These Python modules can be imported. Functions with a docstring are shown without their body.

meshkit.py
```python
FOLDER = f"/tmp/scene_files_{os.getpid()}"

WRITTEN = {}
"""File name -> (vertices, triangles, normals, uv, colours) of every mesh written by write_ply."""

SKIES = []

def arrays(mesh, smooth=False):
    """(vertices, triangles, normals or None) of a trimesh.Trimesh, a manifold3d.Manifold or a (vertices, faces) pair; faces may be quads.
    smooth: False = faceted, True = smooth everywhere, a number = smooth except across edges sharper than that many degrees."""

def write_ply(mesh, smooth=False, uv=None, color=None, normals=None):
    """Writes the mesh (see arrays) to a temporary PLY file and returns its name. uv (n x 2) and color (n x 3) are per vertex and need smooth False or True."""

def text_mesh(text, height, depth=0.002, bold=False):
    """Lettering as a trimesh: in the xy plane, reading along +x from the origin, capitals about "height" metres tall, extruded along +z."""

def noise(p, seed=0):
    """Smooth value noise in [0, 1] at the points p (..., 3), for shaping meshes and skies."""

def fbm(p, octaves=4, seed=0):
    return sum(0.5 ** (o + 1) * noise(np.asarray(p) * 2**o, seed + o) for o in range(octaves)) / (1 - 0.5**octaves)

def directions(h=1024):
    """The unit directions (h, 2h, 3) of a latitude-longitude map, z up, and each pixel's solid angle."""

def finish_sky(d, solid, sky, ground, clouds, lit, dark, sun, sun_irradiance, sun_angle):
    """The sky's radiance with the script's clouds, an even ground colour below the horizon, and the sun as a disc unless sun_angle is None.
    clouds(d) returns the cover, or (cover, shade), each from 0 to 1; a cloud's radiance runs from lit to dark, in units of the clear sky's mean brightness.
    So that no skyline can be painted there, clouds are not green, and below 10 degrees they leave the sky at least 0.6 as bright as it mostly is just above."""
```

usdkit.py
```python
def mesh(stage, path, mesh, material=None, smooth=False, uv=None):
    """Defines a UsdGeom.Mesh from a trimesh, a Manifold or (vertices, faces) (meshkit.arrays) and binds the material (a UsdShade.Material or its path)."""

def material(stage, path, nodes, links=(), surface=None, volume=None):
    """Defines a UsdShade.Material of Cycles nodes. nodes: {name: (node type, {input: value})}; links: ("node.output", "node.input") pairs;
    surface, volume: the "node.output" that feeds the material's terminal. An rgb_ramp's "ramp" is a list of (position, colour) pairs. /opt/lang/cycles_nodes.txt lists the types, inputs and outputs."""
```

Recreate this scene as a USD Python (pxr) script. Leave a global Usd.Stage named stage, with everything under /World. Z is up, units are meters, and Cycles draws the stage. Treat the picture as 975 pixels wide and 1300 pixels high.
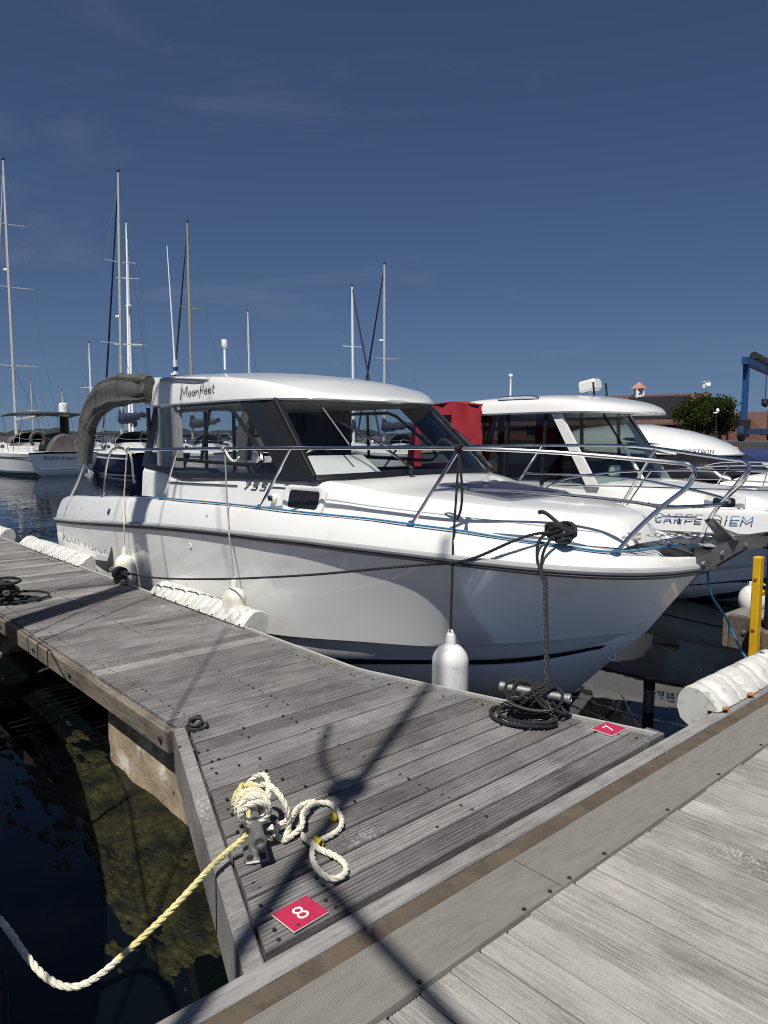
import math, random, sys
import numpy as np, trimesh, usdkit, meshkit
from scipy.interpolate import PchipInterpolator, CubicSpline
from pxr import Usd, UsdGeom, UsdLux, UsdShade, Gf, Sdf

stage = Usd.Stage.CreateInMemory()
UsdGeom.Xform.Define(stage, '/World'); UsdGeom.Scope.Define(stage, '/World/Looks')

# ------------------------------------------------------------------ camera, sky, sun, exposure
CAM_Z = 1.85
PITCH = math.atan(95 / 925.0)
cam = UsdGeom.Camera.Define(stage, '/World/camera')
cam.CreateHorizontalApertureAttr(20.955); cam.CreateVerticalApertureAttr(20.955 * 1300 / 975)
cam.CreateFocalLengthAttr(20.955 * 925 / 975); cam.CreateClippingRangeAttr(Gf.Vec2f(0.05, 3000))
cam.AddTranslateOp().Set(Gf.Vec3d(0, 0, CAM_Z)); cam.AddRotateXOp().Set(90 - math.degrees(PITCH))
EXPOSURE = 0.12
cam.CreateExposureAttr(EXPOSURE)

SUN_AZ = math.radians(17.0); SUN_EL = math.radians(60.0)          # shadows fall 17 degrees right of straight ahead
sun_dir = np.array([-math.sin(SUN_AZ) * math.cos(SUN_EL), -math.cos(SUN_AZ) * math.cos(SUN_EL), math.sin(SUN_EL)])
SUN_ROT = math.atan2(sun_dir[0], sun_dir[1])
sky = UsdLux.DomeLight.Define(stage, '/World/sky')
skymat = usdkit.material(stage, '/World/Looks/sky_look', {
    'tc': ('texture_coordinate', {}), 'vm': ('mapping', {'scale': (1, 1, .9), 'location': (0, 0, .095)}), 'vn': ('vector_math', {'math_type': 'normalize'}),
    's': ('sky_texture', {'sky_type': 'single_scattering', 'sun_disc': False, 'sun_elevation': SUN_EL, 'sun_rotation': SUN_ROT,
                          'altitude': 0.0, 'air_density': 1.0, 'aerosol_density': .6, 'ozone_density': 3.0}),
    'ti': ('mix', {'mix_type': 'multiply', 'fac': 1.0, 'color2': (.73, .79, .94)}),
    'cm': ('mapping', {'scale': (2.2, 2.2, 9.0), 'rotation': (.10, .0, .4)}), 'cn': ('noise_texture', {'scale': 1.3, 'detail': 6, 'roughness': .6, 'distortion': .5}), 'cr': ('rgb_ramp', {'ramp': [(.55, (0, 0, 0)), (.82, (.085, .085, .085))]}), 'cl': ('mix', {'color2': (10.0, 10.6, 11.6)}), 'b': ('background_shader', {'strength': 0.05})}, [('tc.generated', 'vm.vector'), ('vm.vector', 'vn.vector1'), ('vn.vector', 's.vector'), ('s.color', 'ti.color1'), ('tc.generated', 'cm.vector'), ('cm.vector', 'cn.vector'), ('cn.fac', 'cr.fac'), ('cr.color', 'cl.fac'), ('ti.color', 'cl.color1'), ('cl.color', 'b.color')], surface='b.background')
UsdShade.MaterialBindingAPI.Apply(sky.GetPrim()).Bind(skymat)
sky.GetPrim().SetCustomDataByKey('kind', 'structure')
sun = UsdLux.DistantLight.Define(stage, '/World/sun')
sun.CreateNormalizeAttr(True); sun.CreateIntensityAttr(1.25); sun.CreateAngleAttr(0.5); sun.CreateColorAttr(Gf.Vec3f(1.0, 0.955, 0.88))
# a light shines along its -z: turn +z towards the sun
sun.AddRotateZOp().Set(math.degrees(math.atan2(sun_dir[1], sun_dir[0]))); sun.AddRotateYOp().Set(90 - math.degrees(SUN_EL))

# ------------------------------------------------------------------ frames: world (x right, y ahead), and (a, b) along / across the finger pontoon
U = np.array([.6658, -.7461, 0]); U /= np.linalg.norm(U); EE = np.array([-U[1], U[0], 0]); OO = np.array([.965, 2.887, 0])
ROT_AB = math.degrees(math.atan2(U[1], U[0]))
def W(a, b, z): return OO + a * U + b * EE + np.array([0, 0, z])
def ab(p): q = np.asarray(p, float) - OO; return np.array([q @ U, q @ EE, q[2]])
_F = np.array([0, math.cos(PITCH), -math.sin(PITCH)]); _Up = np.array([0, math.sin(PITCH), math.cos(PITCH)])
def ray(px, py): return np.array([(px - 487.5) / 925, 0, 0]) + _Up * (650 - py) / 925 + _F
def atz(px, py, z):                                  # where the photograph's line of sight meets a level
    d = ray(px, py); return np.array([0, 0, CAM_Z]) + d * (z - CAM_Z) / d[2]
def atd(px, py, dist):                               # ... or a distance ahead
    d = ray(px, py); return np.array([0, 0, CAM_Z]) + d * dist / d[1]
def abz(px, py, z): return ab(atz(px, py, z))
def atb(px, py, b):
    c = np.array([0, 0, CAM_Z]); d = ray(px, py); return ab(c + d * ((OO - c) @ EE + b) / (d @ EE))

# ------------------------------------------------------------------ things and parts
used = {}
def numbered(parent, name):
    k = used.get((parent, name), 0); used[(parent, name)] = k + 1
    return name if k == 0 else f'{name}_{k:03d}'
GROUPS = {'finger_pontoon': 'finger pontoons', 'mooring_cleat': 'cleats on the finger pontoon', 'berth_plate': 'crimson berth number plates', 'edge_buffer': 'white buffers on the pontoon edges', 'mooring_rope': 'mooring ropes on the finger pontoon',
          'mooring_line': 'mooring lines of the front boat', 'hanging_fender': 'fenders hung from lines', 'motor_boat': 'white motor boats in the near berths', 'sailing_yacht': 'sailing yachts in the marina', 'guide_pile': 'black guide piles', 'covered_boat': 'small boats below the hoist'}
class Thing:
    """An Xform at the thing's base; parts are given in the frame's own coordinates."""
    def __init__(self, name, label, cat, base=(0, 0, 0), rot=ROT_AB, group=None, frame='ab', kind=None):
        self.path = '/World/' + numbered('/World', name); group = group or GROUPS.get(name)
        x = UsdGeom.Xform.Define(stage, self.path); self.prim = x.GetPrim()
        self.base = np.asarray(base, float)
        if frame == 'ab': loc, rot = W(*base), ROT_AB
        elif frame == 'world': loc, rot = self.base, 0
        else: loc, rot, self.base = np.asarray(base, float), rot, np.zeros(3)       # 'own': parts in local coordinates
        x.AddTranslateOp().Set(Gf.Vec3d(*map(float, loc))); x.AddRotateZOp().Set(float(rot))
        for k, v in (('label', label), ('category', cat), ('group', group), ('kind', kind)):
            if v: self.prim.SetCustomDataByKey(k, v)
    def part(self, name, m, mat, under=None, smooth=35, label=None, kind=None):
        parent = under or self.path
        path = parent + '/' + numbered(parent, name)
        if isinstance(m, list): m = join(m)
        v = np.asarray(m[0] if isinstance(m, tuple) else m.vertices, float) - self.base
        f = m[1] if isinstance(m, tuple) else m.faces
        p = usdkit.mesh(stage, path, trimesh.Trimesh(v, tri(f), process=False), M[mat], smooth=smooth).GetPrim()
        if label: p.SetCustomDataByKey('label', label)
        if kind: p.SetCustomDataByKey('kind', kind)
        return path
def copy_thing(src, name, label, cat, loc, rot, group=None):
    path = '/World/' + numbered('/World', name)
    x = UsdGeom.Xform.Define(stage, path); p = x.GetPrim()
    p.GetReferences().AddInternalReference(src.path)
    x.ClearXformOpOrder()
    x.GetPrim().CreateAttribute('xformOp:translate', Sdf.ValueTypeNames.Double3).Set(Gf.Vec3d(*map(float, loc)))
    x.GetPrim().CreateAttribute('xformOp:rotateZ', Sdf.ValueTypeNames.Float).Set(float(rot))
    x.GetPrim().GetAttribute('xformOpOrder').Set(['xformOp:translate', 'xformOp:rotateZ'])
    p.SetInstanceable(True)
    for k, v in (('label', label), ('category', cat), ('group', group)):
        if v: p.SetCustomDataByKey(k, v)
def single(name, m, mat, label=None, cat=None, kind=None, group=None, smooth=35, base=None):
    """A thing that is one mesh, given in world coordinates."""
    path = '/World/' + numbered('/World', name)
    if isinstance(m, list): m = join(m)
    v = np.asarray(m[0] if isinstance(m, tuple) else m.vertices, float); f = m[1] if isinstance(m, tuple) else m.faces
    base = np.asarray(base if base is not None else (0, 0, 0), float)
    u = usdkit.mesh(stage, path, trimesh.Trimesh(v - base, tri(f), process=False), M[mat], smooth=smooth)
    if np.any(base): u.AddTranslateOp().Set(Gf.Vec3d(*map(float, base)))
    for k, val in (('label', label), ('category', cat), ('kind', kind), ('group', group)):
        if val: u.GetPrim().SetCustomDataByKey(k, val)
    return path
def tri(f):
    f = np.asarray(f, int)
    return np.vstack([f[:, [0, 1, 2]], f[:, [0, 2, 3]]]) if f.shape[1] == 4 else f
def TM(v, f): return trimesh.Trimesh(np.asarray(v, float), tri(f), process=False)
def join(ms):
    vs, fs, n = [], [], 0
    for m in ms:
        if isinstance(m, tuple): m = TM(*m)
        vs.append(np.asarray(m.vertices)); fs.append(np.asarray(m.faces) + n); n += len(vs[-1])
    return TM(np.vstack(vs), np.vstack(fs))

# ------------------------------------------------------------------ shapes
def cbox(lo, hi, c=0.004):
    """A box with chamfered edges."""
    lo, hi = np.asarray(lo, float), np.asarray(hi, float)
    c = min(c, *((hi - lo) * .45))
    pts = []
    for k in range(3):
        for s in np.ndindex(2, 2, 2):
            p = np.where(np.array(s) == 1, hi, lo); q = np.where(np.array(s) == 1, hi - c, lo + c)
            r = q.copy(); r[k] = p[k]; pts.append(r)
    return trimesh.convex.convex_hull(np.array(pts))
def plainbox(lo, hi):
    m = trimesh.creation.box(np.subtract(hi, lo)); m.apply_translation((np.add(lo, hi)) / 2); return m
def spline(pts, n=40):
    pts = np.asarray(pts, float)
    d = np.r_[0, np.cumsum(np.maximum(np.linalg.norm(np.diff(pts, axis=0), axis=1), 1e-6) ** .7)]
    return CubicSpline(d, pts)(np.linspace(0, d[-1], n))
def frames(P):
    P = np.asarray(P, float); t = np.gradient(P, axis=0); t /= np.maximum(np.linalg.norm(t, axis=1, keepdims=True), 1e-9)
    n = np.zeros_like(P); a = np.array([0, 0, 1.0]) if abs(t[0][2]) < .9 else np.array([1.0, 0, 0])
    v = a - t[0] * (a @ t[0]); n[0] = v / np.linalg.norm(v)
    for i in range(1, len(P)):
        v = n[i - 1] - t[i] * (n[i - 1] @ t[i]); n[i] = v / max(np.linalg.norm(v), 1e-9)
    return P, n, np.cross(t, n)
def tube(P, r, m=8, cap=True):
    P, n, b = frames(P); r = np.broadcast_to(np.asarray(r, float), (len(P),))
    ang = np.linspace(0, 2 * np.pi, m, endpoint=False)
    v = (P[:, None] + r[:, None, None] * (np.cos(ang)[None, :, None] * n[:, None] + np.sin(ang)[None, :, None] * b[:, None])).reshape(-1, 3)
    f = []
    i = np.arange(len(P) - 1)[:, None] * m; j = np.arange(m)[None]; j2 = (j + 1) % m
    q = np.stack([i + j, i + j2, i + m + j2, i + m + j], -1).reshape(-1, 4)
    f = tri(q)
    if cap:
        k = len(v); v = np.vstack([v, P[0], P[-1]]); l = (len(P) - 1) * m; jj = np.arange(m)
        f = np.vstack([f, np.stack([np.full(m, k), (jj + 1) % m, jj], 1), np.stack([np.full(m, k + 1), l + jj, l + (jj + 1) % m], 1)])
    return TM(v, f)
def bar(p, q, r, m=8): return tube(np.array([p, q], float), r, m)
def resample(P, step):
    P = np.asarray(P, float); d = np.r_[0, np.cumsum(np.linalg.norm(np.diff(P, axis=0), axis=1))]
    s = np.linspace(0, d[-1], max(3, int(d[-1] / step) + 1))
    return np.stack([np.interp(s, d, P[:, k]) for k in range(3)], 1)
def twisted(P, R, pitch=None, strands=3, m=6):
    """A laid rope: strands wound round the path."""
    pitch = pitch or R * 7
    P = resample(P, pitch / 7); P, n, b = frames(P)
    s = np.r_[0, np.cumsum(np.linalg.norm(np.diff(P, axis=0), axis=1))]
    out = []
    for k in range(strands):
        a = 2 * np.pi * (s / pitch + k / strands)
        out.append(tube(P + .5 * R * (np.cos(a)[:, None] * n + np.sin(a)[:, None] * b), R * .56, m))
    return join(out)
def loft(G, close_v=False, flip=False):
    """A grid of points (rows, columns, 3) as a sheet."""
    G = np.asarray(G, float); r, c = G.shape[:2]
    i = np.arange(r - 1)[:, None] * c; j = np.arange(c if close_v else c - 1)[None]; j2 = (j + 1) % c
    q = np.stack([i + j, i + j2, i + c + j2, i + c + j], -1).reshape(-1, 4)
    if flip: q = q[:, ::-1]
    return TM(G.reshape(-1, 3), q)
def fan(loop, flip=False):
    loop = np.asarray(loop, float); n = len(loop); v = np.vstack([loop, loop.mean(0)])
    k = np.arange(n); f = np.stack([k, (k + 1) % n, np.full(n, n)], 1)
    return TM(v, f[:, ::-1] if flip else f)
def solid_loft(G):
    """Closed sections joined and capped."""
    G = np.asarray(G, float); m = join([loft(G, close_v=True), fan(G[0], True), fan(G[-1])])
    m.merge_vertices(); 
    if m.volume < 0: m.invert()
    return m
def slab(loop, t):
    """A flat or nearly flat outline given thickness along the vector t."""
    loop = np.asarray(loop, float); t = np.asarray(t, float)
    return solid_loft(np.stack([loop, loop + t]))
def sheet(G, t):
    """A sheet with thickness: grid G and the grid moved along t."""
    G = np.asarray(G, float); H = G + np.asarray(t, float); r, c = G.shape[:2]
    ring = lambda X: np.vstack([X[0], X[1:, -1], X[-1, -2::-1], X[-2:0:-1, 0]])
    return join([loft(G), loft(H, flip=True), loft(np.stack([ring(G), ring(H)]), close_v=True)])
def lathe(profile, base=(0, 0, 0), axis=(0, 0, 1), n=24):
    """profile: (radius, height) pairs, turned about the axis."""
    ax = np.asarray(axis, float); ax /= np.linalg.norm(ax); t = np.array([1.0, 0, 0]) if abs(ax[0]) < .8 else np.array([0, 1.0, 0])
    x = np.cross(ax, t); x /= np.linalg.norm(x); y = np.cross(ax, x); a = np.linspace(0, 2 * np.pi, n, endpoint=False)
    G = [np.asarray(base) + h * ax + r * (np.cos(a)[:, None] * x + np.sin(a)[:, None] * y) for r, h in profile]
    return loft(np.array(G), close_v=True)
def sphere(c, r, sub=2):
    m = trimesh.creation.icosphere(sub, 1.0); m.vertices = m.vertices * np.asarray(r) + np.asarray(c); return m
STROKES = {'M': (.9, [[(0, 0), (.04, 1), (.45, .35), (.86, 1), (.9, 0)]]), 'E': (.6, [[(.6, 1), (0, 1), (0, 0), (.6, 0)], [(0, .52), (.5, .52)]]),
           'R': (.7, [[(0, 0), (0, 1), (.62, 1), (.68, .9), (.68, .6), (.62, .5), (0, .5)], [(.35, .5), (.7, 0)]]), 'Y': (.7, [[(0, 1), (.35, .5), (.7, 1)], [(.35, .5), (.35, 0)]]),
           'F': (.6, [[(.6, 1), (0, 1), (0, 0)], [(0, .52), (.5, .52)]]), 'I': (.1, [[(.05, 0), (.05, 1)]]), 'S': (.6, [[(.6, 1), (0, 1), (0, .53), (.6, .47), (.6, 0), (0, 0)]]),
           'H': (.7, [[(0, 0), (0, 1)], [(.7, 0), (.7, 1)], [(0, .5), (.7, .5)]]), '7': (.6, [[(0, 1), (.62, 1), (.2, 0)]]), '5': (.6, [[(.6, 1), (.05, 1), (.05, .55), (.58, .55), (.58, 0), (0, 0)]]),
           'm': (1, [[(-.1, -.15), (.0, .02), (.12, 1.0), (.45, .25), (.86, 1.05), (.84, .2), (.95, 0)]]), 'o': (.42, [[(.21, .5), (.05, .38), (.03, .15), (.18, 0), (.36, .12), (.38, .35), (.21, .5)]]),
           'n': (.42, [[(.02, .5), (.04, 0)], [(.04, .32), (.2, .5), (.34, .42), (.36, 0)]]), 'f': (.3, [[(.36, 1.05), (.2, .98), (.14, .7), (.10, -.3)], [(0, .5), (.3, .52)]]),
           'l': (.16, [[(.08, 1.05), (.06, .1), (.12, 0)]]), 'e': (.40, [[(.03, .28), (.36, .32), (.30, .48), (.16, .5), (.03, .3), (.08, .05), (.24, 0), (.38, .1)]]), 't': (.3, [[(.16, .85), (.12, .1), (.2, 0), (.3, .05)], [(0, .56), (.3, .58)]]),
           'C': (.7, [[(.68, .86), (.5, 1), (.2, .95), (.02, .6), (.02, .35), (.2, .04), (.48, 0), (.66, .16)]]), 'A': (.75, [[(0, 0), (.38, 1), (.75, 0)], [(.16, .36), (.6, .36)]]), 'P': (.62, [[(0, 0), (0, 1), (.5, 1), (.62, .88), (.62, .6), (.5, .48), (0, .48)]]), 'D': (.7, [[(0, 0), (0, 1), (.4, 1), (.68, .75), (.68, .25), (.4, 0), (0, 0)]])}
def strokes_on(txt, height, origin, xdir, ydir, r=.004, shear=0.0, width=None, gap=.26, serif=False):
    """Thin drawn lettering along xdir."""
    x = np.asarray(xdir, float); x /= np.linalg.norm(x); y = np.asarray(ydir, float); y = y - x * (x @ y); y /= np.linalg.norm(y); cur, out = 0.0, []
    tot = sum(STROKES[c][0] + gap if c != ' ' else .5 for c in txt) - gap; k = (width / (tot * height)) if width else 1.0
    for c in txt:
        if c == ' ': cur += .5; continue
        w, ls = STROKES[c]
        for l in ls:
            P = np.array([np.asarray(origin) + x * height * k * (cur + p[0]) + x * shear * height * p[1] + y * height * p[1] for p in l]); out += [bar(P[i], P[i + 1], r, 5) for i in range(len(P) - 1)] + [sphere(p_, r, 0) for p_ in P]
            if serif:
                for p in (l[0], l[-1]): q = np.asarray(origin) + x * height * k * (cur + p[0]) + x * shear * height * p[1] + y * height * p[1]; out.append(bar(q - x * height * .10, q + x * height * .10, r * .8, 4))
        cur += w + gap
    return join(out)
def text_on(txt, height, origin, xdir, ydir, depth=.003, bold=False, shear=0.0, width=None):
    m = meshkit.text_mesh(txt, height, depth, bold); v = np.array(m.vertices)
    if width: v[:, 0] *= width / (v[:, 0].max() - v[:, 0].min())
    v[:, 0] += shear * v[:, 1]
    x = np.asarray(xdir, float); x /= np.linalg.norm(x); y = np.asarray(ydir, float); y = y - x * (x @ y); y /= np.linalg.norm(y); z = np.cross(x, y)
    return TM(np.asarray(origin) + v[:, :1] * x + v[:, 1:2] * y + v[:, 2:] * z, m.faces)

# ------------------------------------------------------------------ materials
M = {}
def mk(name, nodes, links, surface='p.BSDF', volume=None):
    M[name] = usdkit.material(stage, '/World/Looks/' + name, nodes, links, surface=surface); return M[name]
def paint(name, c, rough=.4, metal=0.0, var=.06, scale=3.0, bump=0.0, bscale=40.0, coat=0.0, spec=.5, dirt=None, stretch=(1, 1, 1), detail=5, stain=None):
    """One colour with soft uneven tone, an optional second (dirt) colour in blotches, and fine relief."""
    c = np.asarray(c, float)
    lo, hi = np.clip(c * (1 - var), 0, 1), np.clip(c * (1 + var), 0, 1)
    nodes = {'t': ('texture_coordinate', {}), 'm': ('mapping', {'scale': stretch}), 'n': ('noise_texture', {'scale': scale, 'detail': detail, 'roughness': .6}),
             'r': ('rgb_ramp', {'ramp': [(.3, lo), (.7, hi)]}),
             'p': ('principled_bsdf', {'roughness': rough, 'metallic': metal, 'coat_weight': coat, 'specular_ior_level': spec})}
    links = [('t.object', 'm.vector'), ('m.vector', 'n.vector'), ('n.fac', 'r.fac')]
    out = 'r.color'
    if dirt is not None:
        dc, ds, lo_, hi_ = dirt
        nodes |= {'dn': ('noise_texture', {'scale': ds, 'detail': 7, 'roughness': .65}), 'dr': ('rgb_ramp', {'ramp': [(lo_, (0, 0, 0)), (hi_, (1, 1, 1))]}),
                  'dm': ('mix', {'mix_type': 'mix', 'color2': dc})}
        links += [('m.vector', 'dn.vector'), ('dn.fac', 'dr.fac'), ('dr.color', 'dm.fac'), ('r.color', 'dm.color1')]
        out = 'dm.color'
    if stain is not None:                                # a tide mark just above the water and faint runs down the topsides
        nodes |= {'sx': ('separate_xyz', {}), 'sm': ('mapping', {'scale': (9, 9, .7)}), 'sn': ('noise_texture', {'scale': 1.0, 'detail': 6, 'roughness': .7}), 'sz': ('map_range', {'from_min': .02, 'from_max': .26, 'to_min': .95, 'to_max': .05, 'clamp': True}),
                  'sp': ('math', {'math_type': 'multiply'}), 'sr': ('rgb_ramp', {'ramp': [(.06, (0, 0, 0)), (.55, (.8, .8, .8))]}), 'sk': ('mix', {'color2': stain})}
        links += [('t.object', 'sx.vector'), ('sx.z', 'sz.value'), ('t.object', 'sm.vector'), ('sm.vector', 'sn.vector'), ('sn.fac', 'sp.value1'), ('sz.result', 'sp.value2'), ('sp.value', 'sr.fac'), ('sr.color', 'sk.fac'), (out, 'sk.color1')]
        out = 'sk.color'
    links.append((out, 'p.base_color'))
    if bump:
        nodes |= {'bn': ('noise_texture', {'scale': bscale, 'detail': 4}), 'bb': ('bump', {'strength': bump, 'distance': .01})}
        links += [('m.vector', 'bn.vector'), ('bn.fac', 'bb.height'), ('bb.normal', 'p.normal')]
    return mk(name, nodes, links)
def timber(name, dark, light, along='y', streak=120.0, green=None, seed=0.0, bump=.7, pale=True):
    """Weathered boards: grain drawn out along the board, knots of tone, paler worn fibres."""
    s = {'y': (streak, 5.0, streak), 'x': (5.0, streak, streak), 'z': (streak, streak, 5.0)}[along]
    nodes = {'t': ('texture_coordinate', {}), 'o': ('object_info', {}), 'sc': ('math', {'math_type': 'multiply', 'value2': 37.0}),
             'cx': ('combine_xyz', {}), 'ad': ('vector_math', {'math_type': 'add'}),
             'm': ('mapping', {'scale': s, 'location': (seed, seed * 1.7, 0)}), 'n': ('noise_texture', {'scale': 1.0, 'detail': 9, 'roughness': .78}),
             'n2': ('noise_texture', {'scale': 2.3, 'detail': 5, 'roughness': .6}), 'n3': ('noise_texture', {'scale': 170.0, 'detail': 3, 'roughness': .7}),
             'a1': ('math', {'math_type': 'multiply_add', 'value2': .62, 'value3': 0.0}), 'a2': ('math', {'math_type': 'multiply_add', 'value2': .38}),
             'rr': ('math', {'math_type': 'multiply_add', 'value2': .09, 'value3': -.045}), 'a3': ('math', {'math_type': 'add'}),
             'a4': ('math', {'math_type': 'multiply_add', 'value2': .16}),
             'r': ('rgb_ramp', {'ramp': [(.36, dark), (.52, tuple((np.array(dark) * .55 + np.array(light) * .45))), (.68, light)]}),
             'p': ('principled_bsdf', {'roughness': .8, 'specular_ior_level': .25}),
             'b': ('bump', {'strength': bump, 'distance': .006})}
    links = [('o.random', 'sc.value1'), ('sc.value', 'cx.x'), ('sc.value', 'cx.y'), ('t.object', 'ad.vector1'), ('cx.vector', 'ad.vector2'), ('ad.vector', 'm.vector'),
             ('m.vector', 'n.vector'), ('ad.vector', 'n2.vector'), ('ad.vector', 'n3.vector'), ('n.fac', 'a1.value1'), ('n2.fac', 'a2.value1'), ('a1.value', 'a2.value3'),
             ('o.random', 'rr.value1'), ('a2.value', 'a3.value1'), ('rr.value', 'a3.value2'), ('n3.fac', 'a4.value1'), ('a3.value', 'a4.value3'),
             ('a4.value', 'r.fac'), ('n.fac', 'b.height'), ('b.normal', 'p.normal')]
    out = 'r.color'
    if pale:
        nodes |= {'pn': ('noise_texture', {'scale': 2.0, 'detail': 3}), 'pn2': ('noise_texture', {'scale': 95.0, 'detail': 4, 'roughness': .8}), 'pm': ('math', {'math_type': 'multiply_add', 'value2': .55, 'value3': 0.0}), 'pm2': ('math', {'math_type': 'multiply_add', 'value2': .45}),
                  'pr': ('rgb_ramp', {'ramp': [(.585, (0, 0, 0)), (.66, (.75, .75, .75))]}), 'px': ('mix', {'color2': tuple(np.clip(np.array(light) * 1.45, 0, .7))})}
        links += [('ad.vector', 'pn.vector'), ('ad.vector', 'pn2.vector'), ('pn.fac', 'pm.value1'), ('pn2.fac', 'pm2.value1'), ('pm.value', 'pm2.value3'), ('pm2.value', 'pr.fac'), ('pr.color', 'px.fac'), ('r.color', 'px.color1')]
        out = 'px.color'
    if green is not None:
        nodes |= {'gn': ('noise_texture', {'scale': 3.1, 'detail': 7, 'roughness': .7}), 'gr': ('rgb_ramp', {'ramp': [(.48, (0, 0, 0)), (.72, (.8, .8, .8))]}), 'gm': ('mix', {'color2': green})}
        links += [('ad.vector', 'gn.vector'), ('gn.fac', 'gr.fac'), ('gr.color', 'gm.fac'), (out, 'gm.color1')]
        out = 'gm.color'
    links.append((out, 'p.base_color'))
    return mk(name, nodes, links)
def pane(name, tint, gloss=(.9, .9, .9), rough=.0, f0=.05):
    mk(name, {'l': ('layer_weight', {'blend': .5}), 'pw': ('math', {'math_type': 'power', 'value2': 4.5}), 'fm': ('math', {'math_type': 'multiply_add', 'value2': .85, 'value3': f0, 'use_clamp': True}),
              't': ('transparent_bsdf', {'color': tint}), 'g': ('glossy_bsdf', {'color': gloss, 'roughness': rough}), 'x': ('mix_closure', {})},
       [('l.facing', 'pw.value1'), ('pw.value', 'fm.value1'), ('fm.value', 'x.fac'), ('t.BSDF', 'x.closure1'), ('g.BSDF', 'x.closure2')], surface='x.closure')

paint('gelcoat', (.67, .67, .65), rough=.16, var=.025, scale=1.3, coat=.5, dirt=((.50, .48, .43), 6.0, .58, .90))
paint('hull_gelcoat', (.80, .805, .79), rough=.10, var=.03, scale=.9, coat=.6, stretch=(.6, 1, 1.6), dirt=((.58, .56, .50), 5.0, .56, .90), stain=(.42, .40, .30))
paint('gelcoat_far', (.68, .68, .66), rough=.25, var=.05, scale=.8)
paint('nonslip', (.74, .74, .71), rough=.5, var=.04, scale=2.0, bump=.15, bscale=300)
paint('hull_grey', (.30, .32, .34), rough=.15, var=.05, scale=.9, coat=.4)
paint('navy_hull', (.012, .016, .045), rough=.14, var=.1, coat=.5)
paint('black_stripe', (.012, .012, .016), rough=.25)
paint('antifoul', (.02, .03, .06), rough=.7, var=.2)
paint('rub_rail', (.33, .34, .34), rough=.35, var=.1, scale=6)
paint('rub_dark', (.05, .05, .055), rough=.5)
paint('steel', (.66, .66, .67), rough=.14, metal=1.0, var=.05)
paint('alloy', (.55, .56, .57), rough=.36, metal=1.0, var=.08)
paint('mast_alloy', (.60, .60, .57), rough=.45, metal=.35, var=.08)
paint('mast_white', (.76, .77, .76), rough=.4, var=.05)
paint('mast_dark', (.33, .29, .24), rough=.5, var=.1)
paint('galvanised', (.30, .30, .30), rough=.5, metal=.75, var=.18, scale=25, dirt=((.22, .19, .16), 14, .55, .8))
paint('anchor_grey', (.13, .13, .13), rough=.5, metal=.5, var=.2, scale=12)
paint('black_plastic', (.016, .016, .018), rough=.35, spec=.5)
paint('black_frame', (.012, .012, .014), rough=.22, spec=.5)
paint('pillar_grey', (.012, .0125, .014), rough=.6, var=.15, spec=.2)
paint('canvas_grey', (.074, .073, .069), rough=.9, var=.22, scale=7, bump=.5, bscale=45)
paint('canvas_red', (.33, .016, .028), rough=.85, var=.16, scale=4, bump=.3, bscale=30)
paint('canvas_dark', (.03, .032, .036), rough=.85, var=.2, scale=4, bump=.2)
paint('canvas_navy', (.012, .016, .05), rough=.85, var=.2, scale=4, bump=.2)
paint('canvas_blue', (.010, .022, .095), rough=.8, var=.2, scale=2)
paint('canvas_brown', (.10, .085, .08), rough=.85, var=.2, scale=3)
paint('curtain', (.30, .29, .27), rough=.9, var=.12, scale=8)
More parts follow.
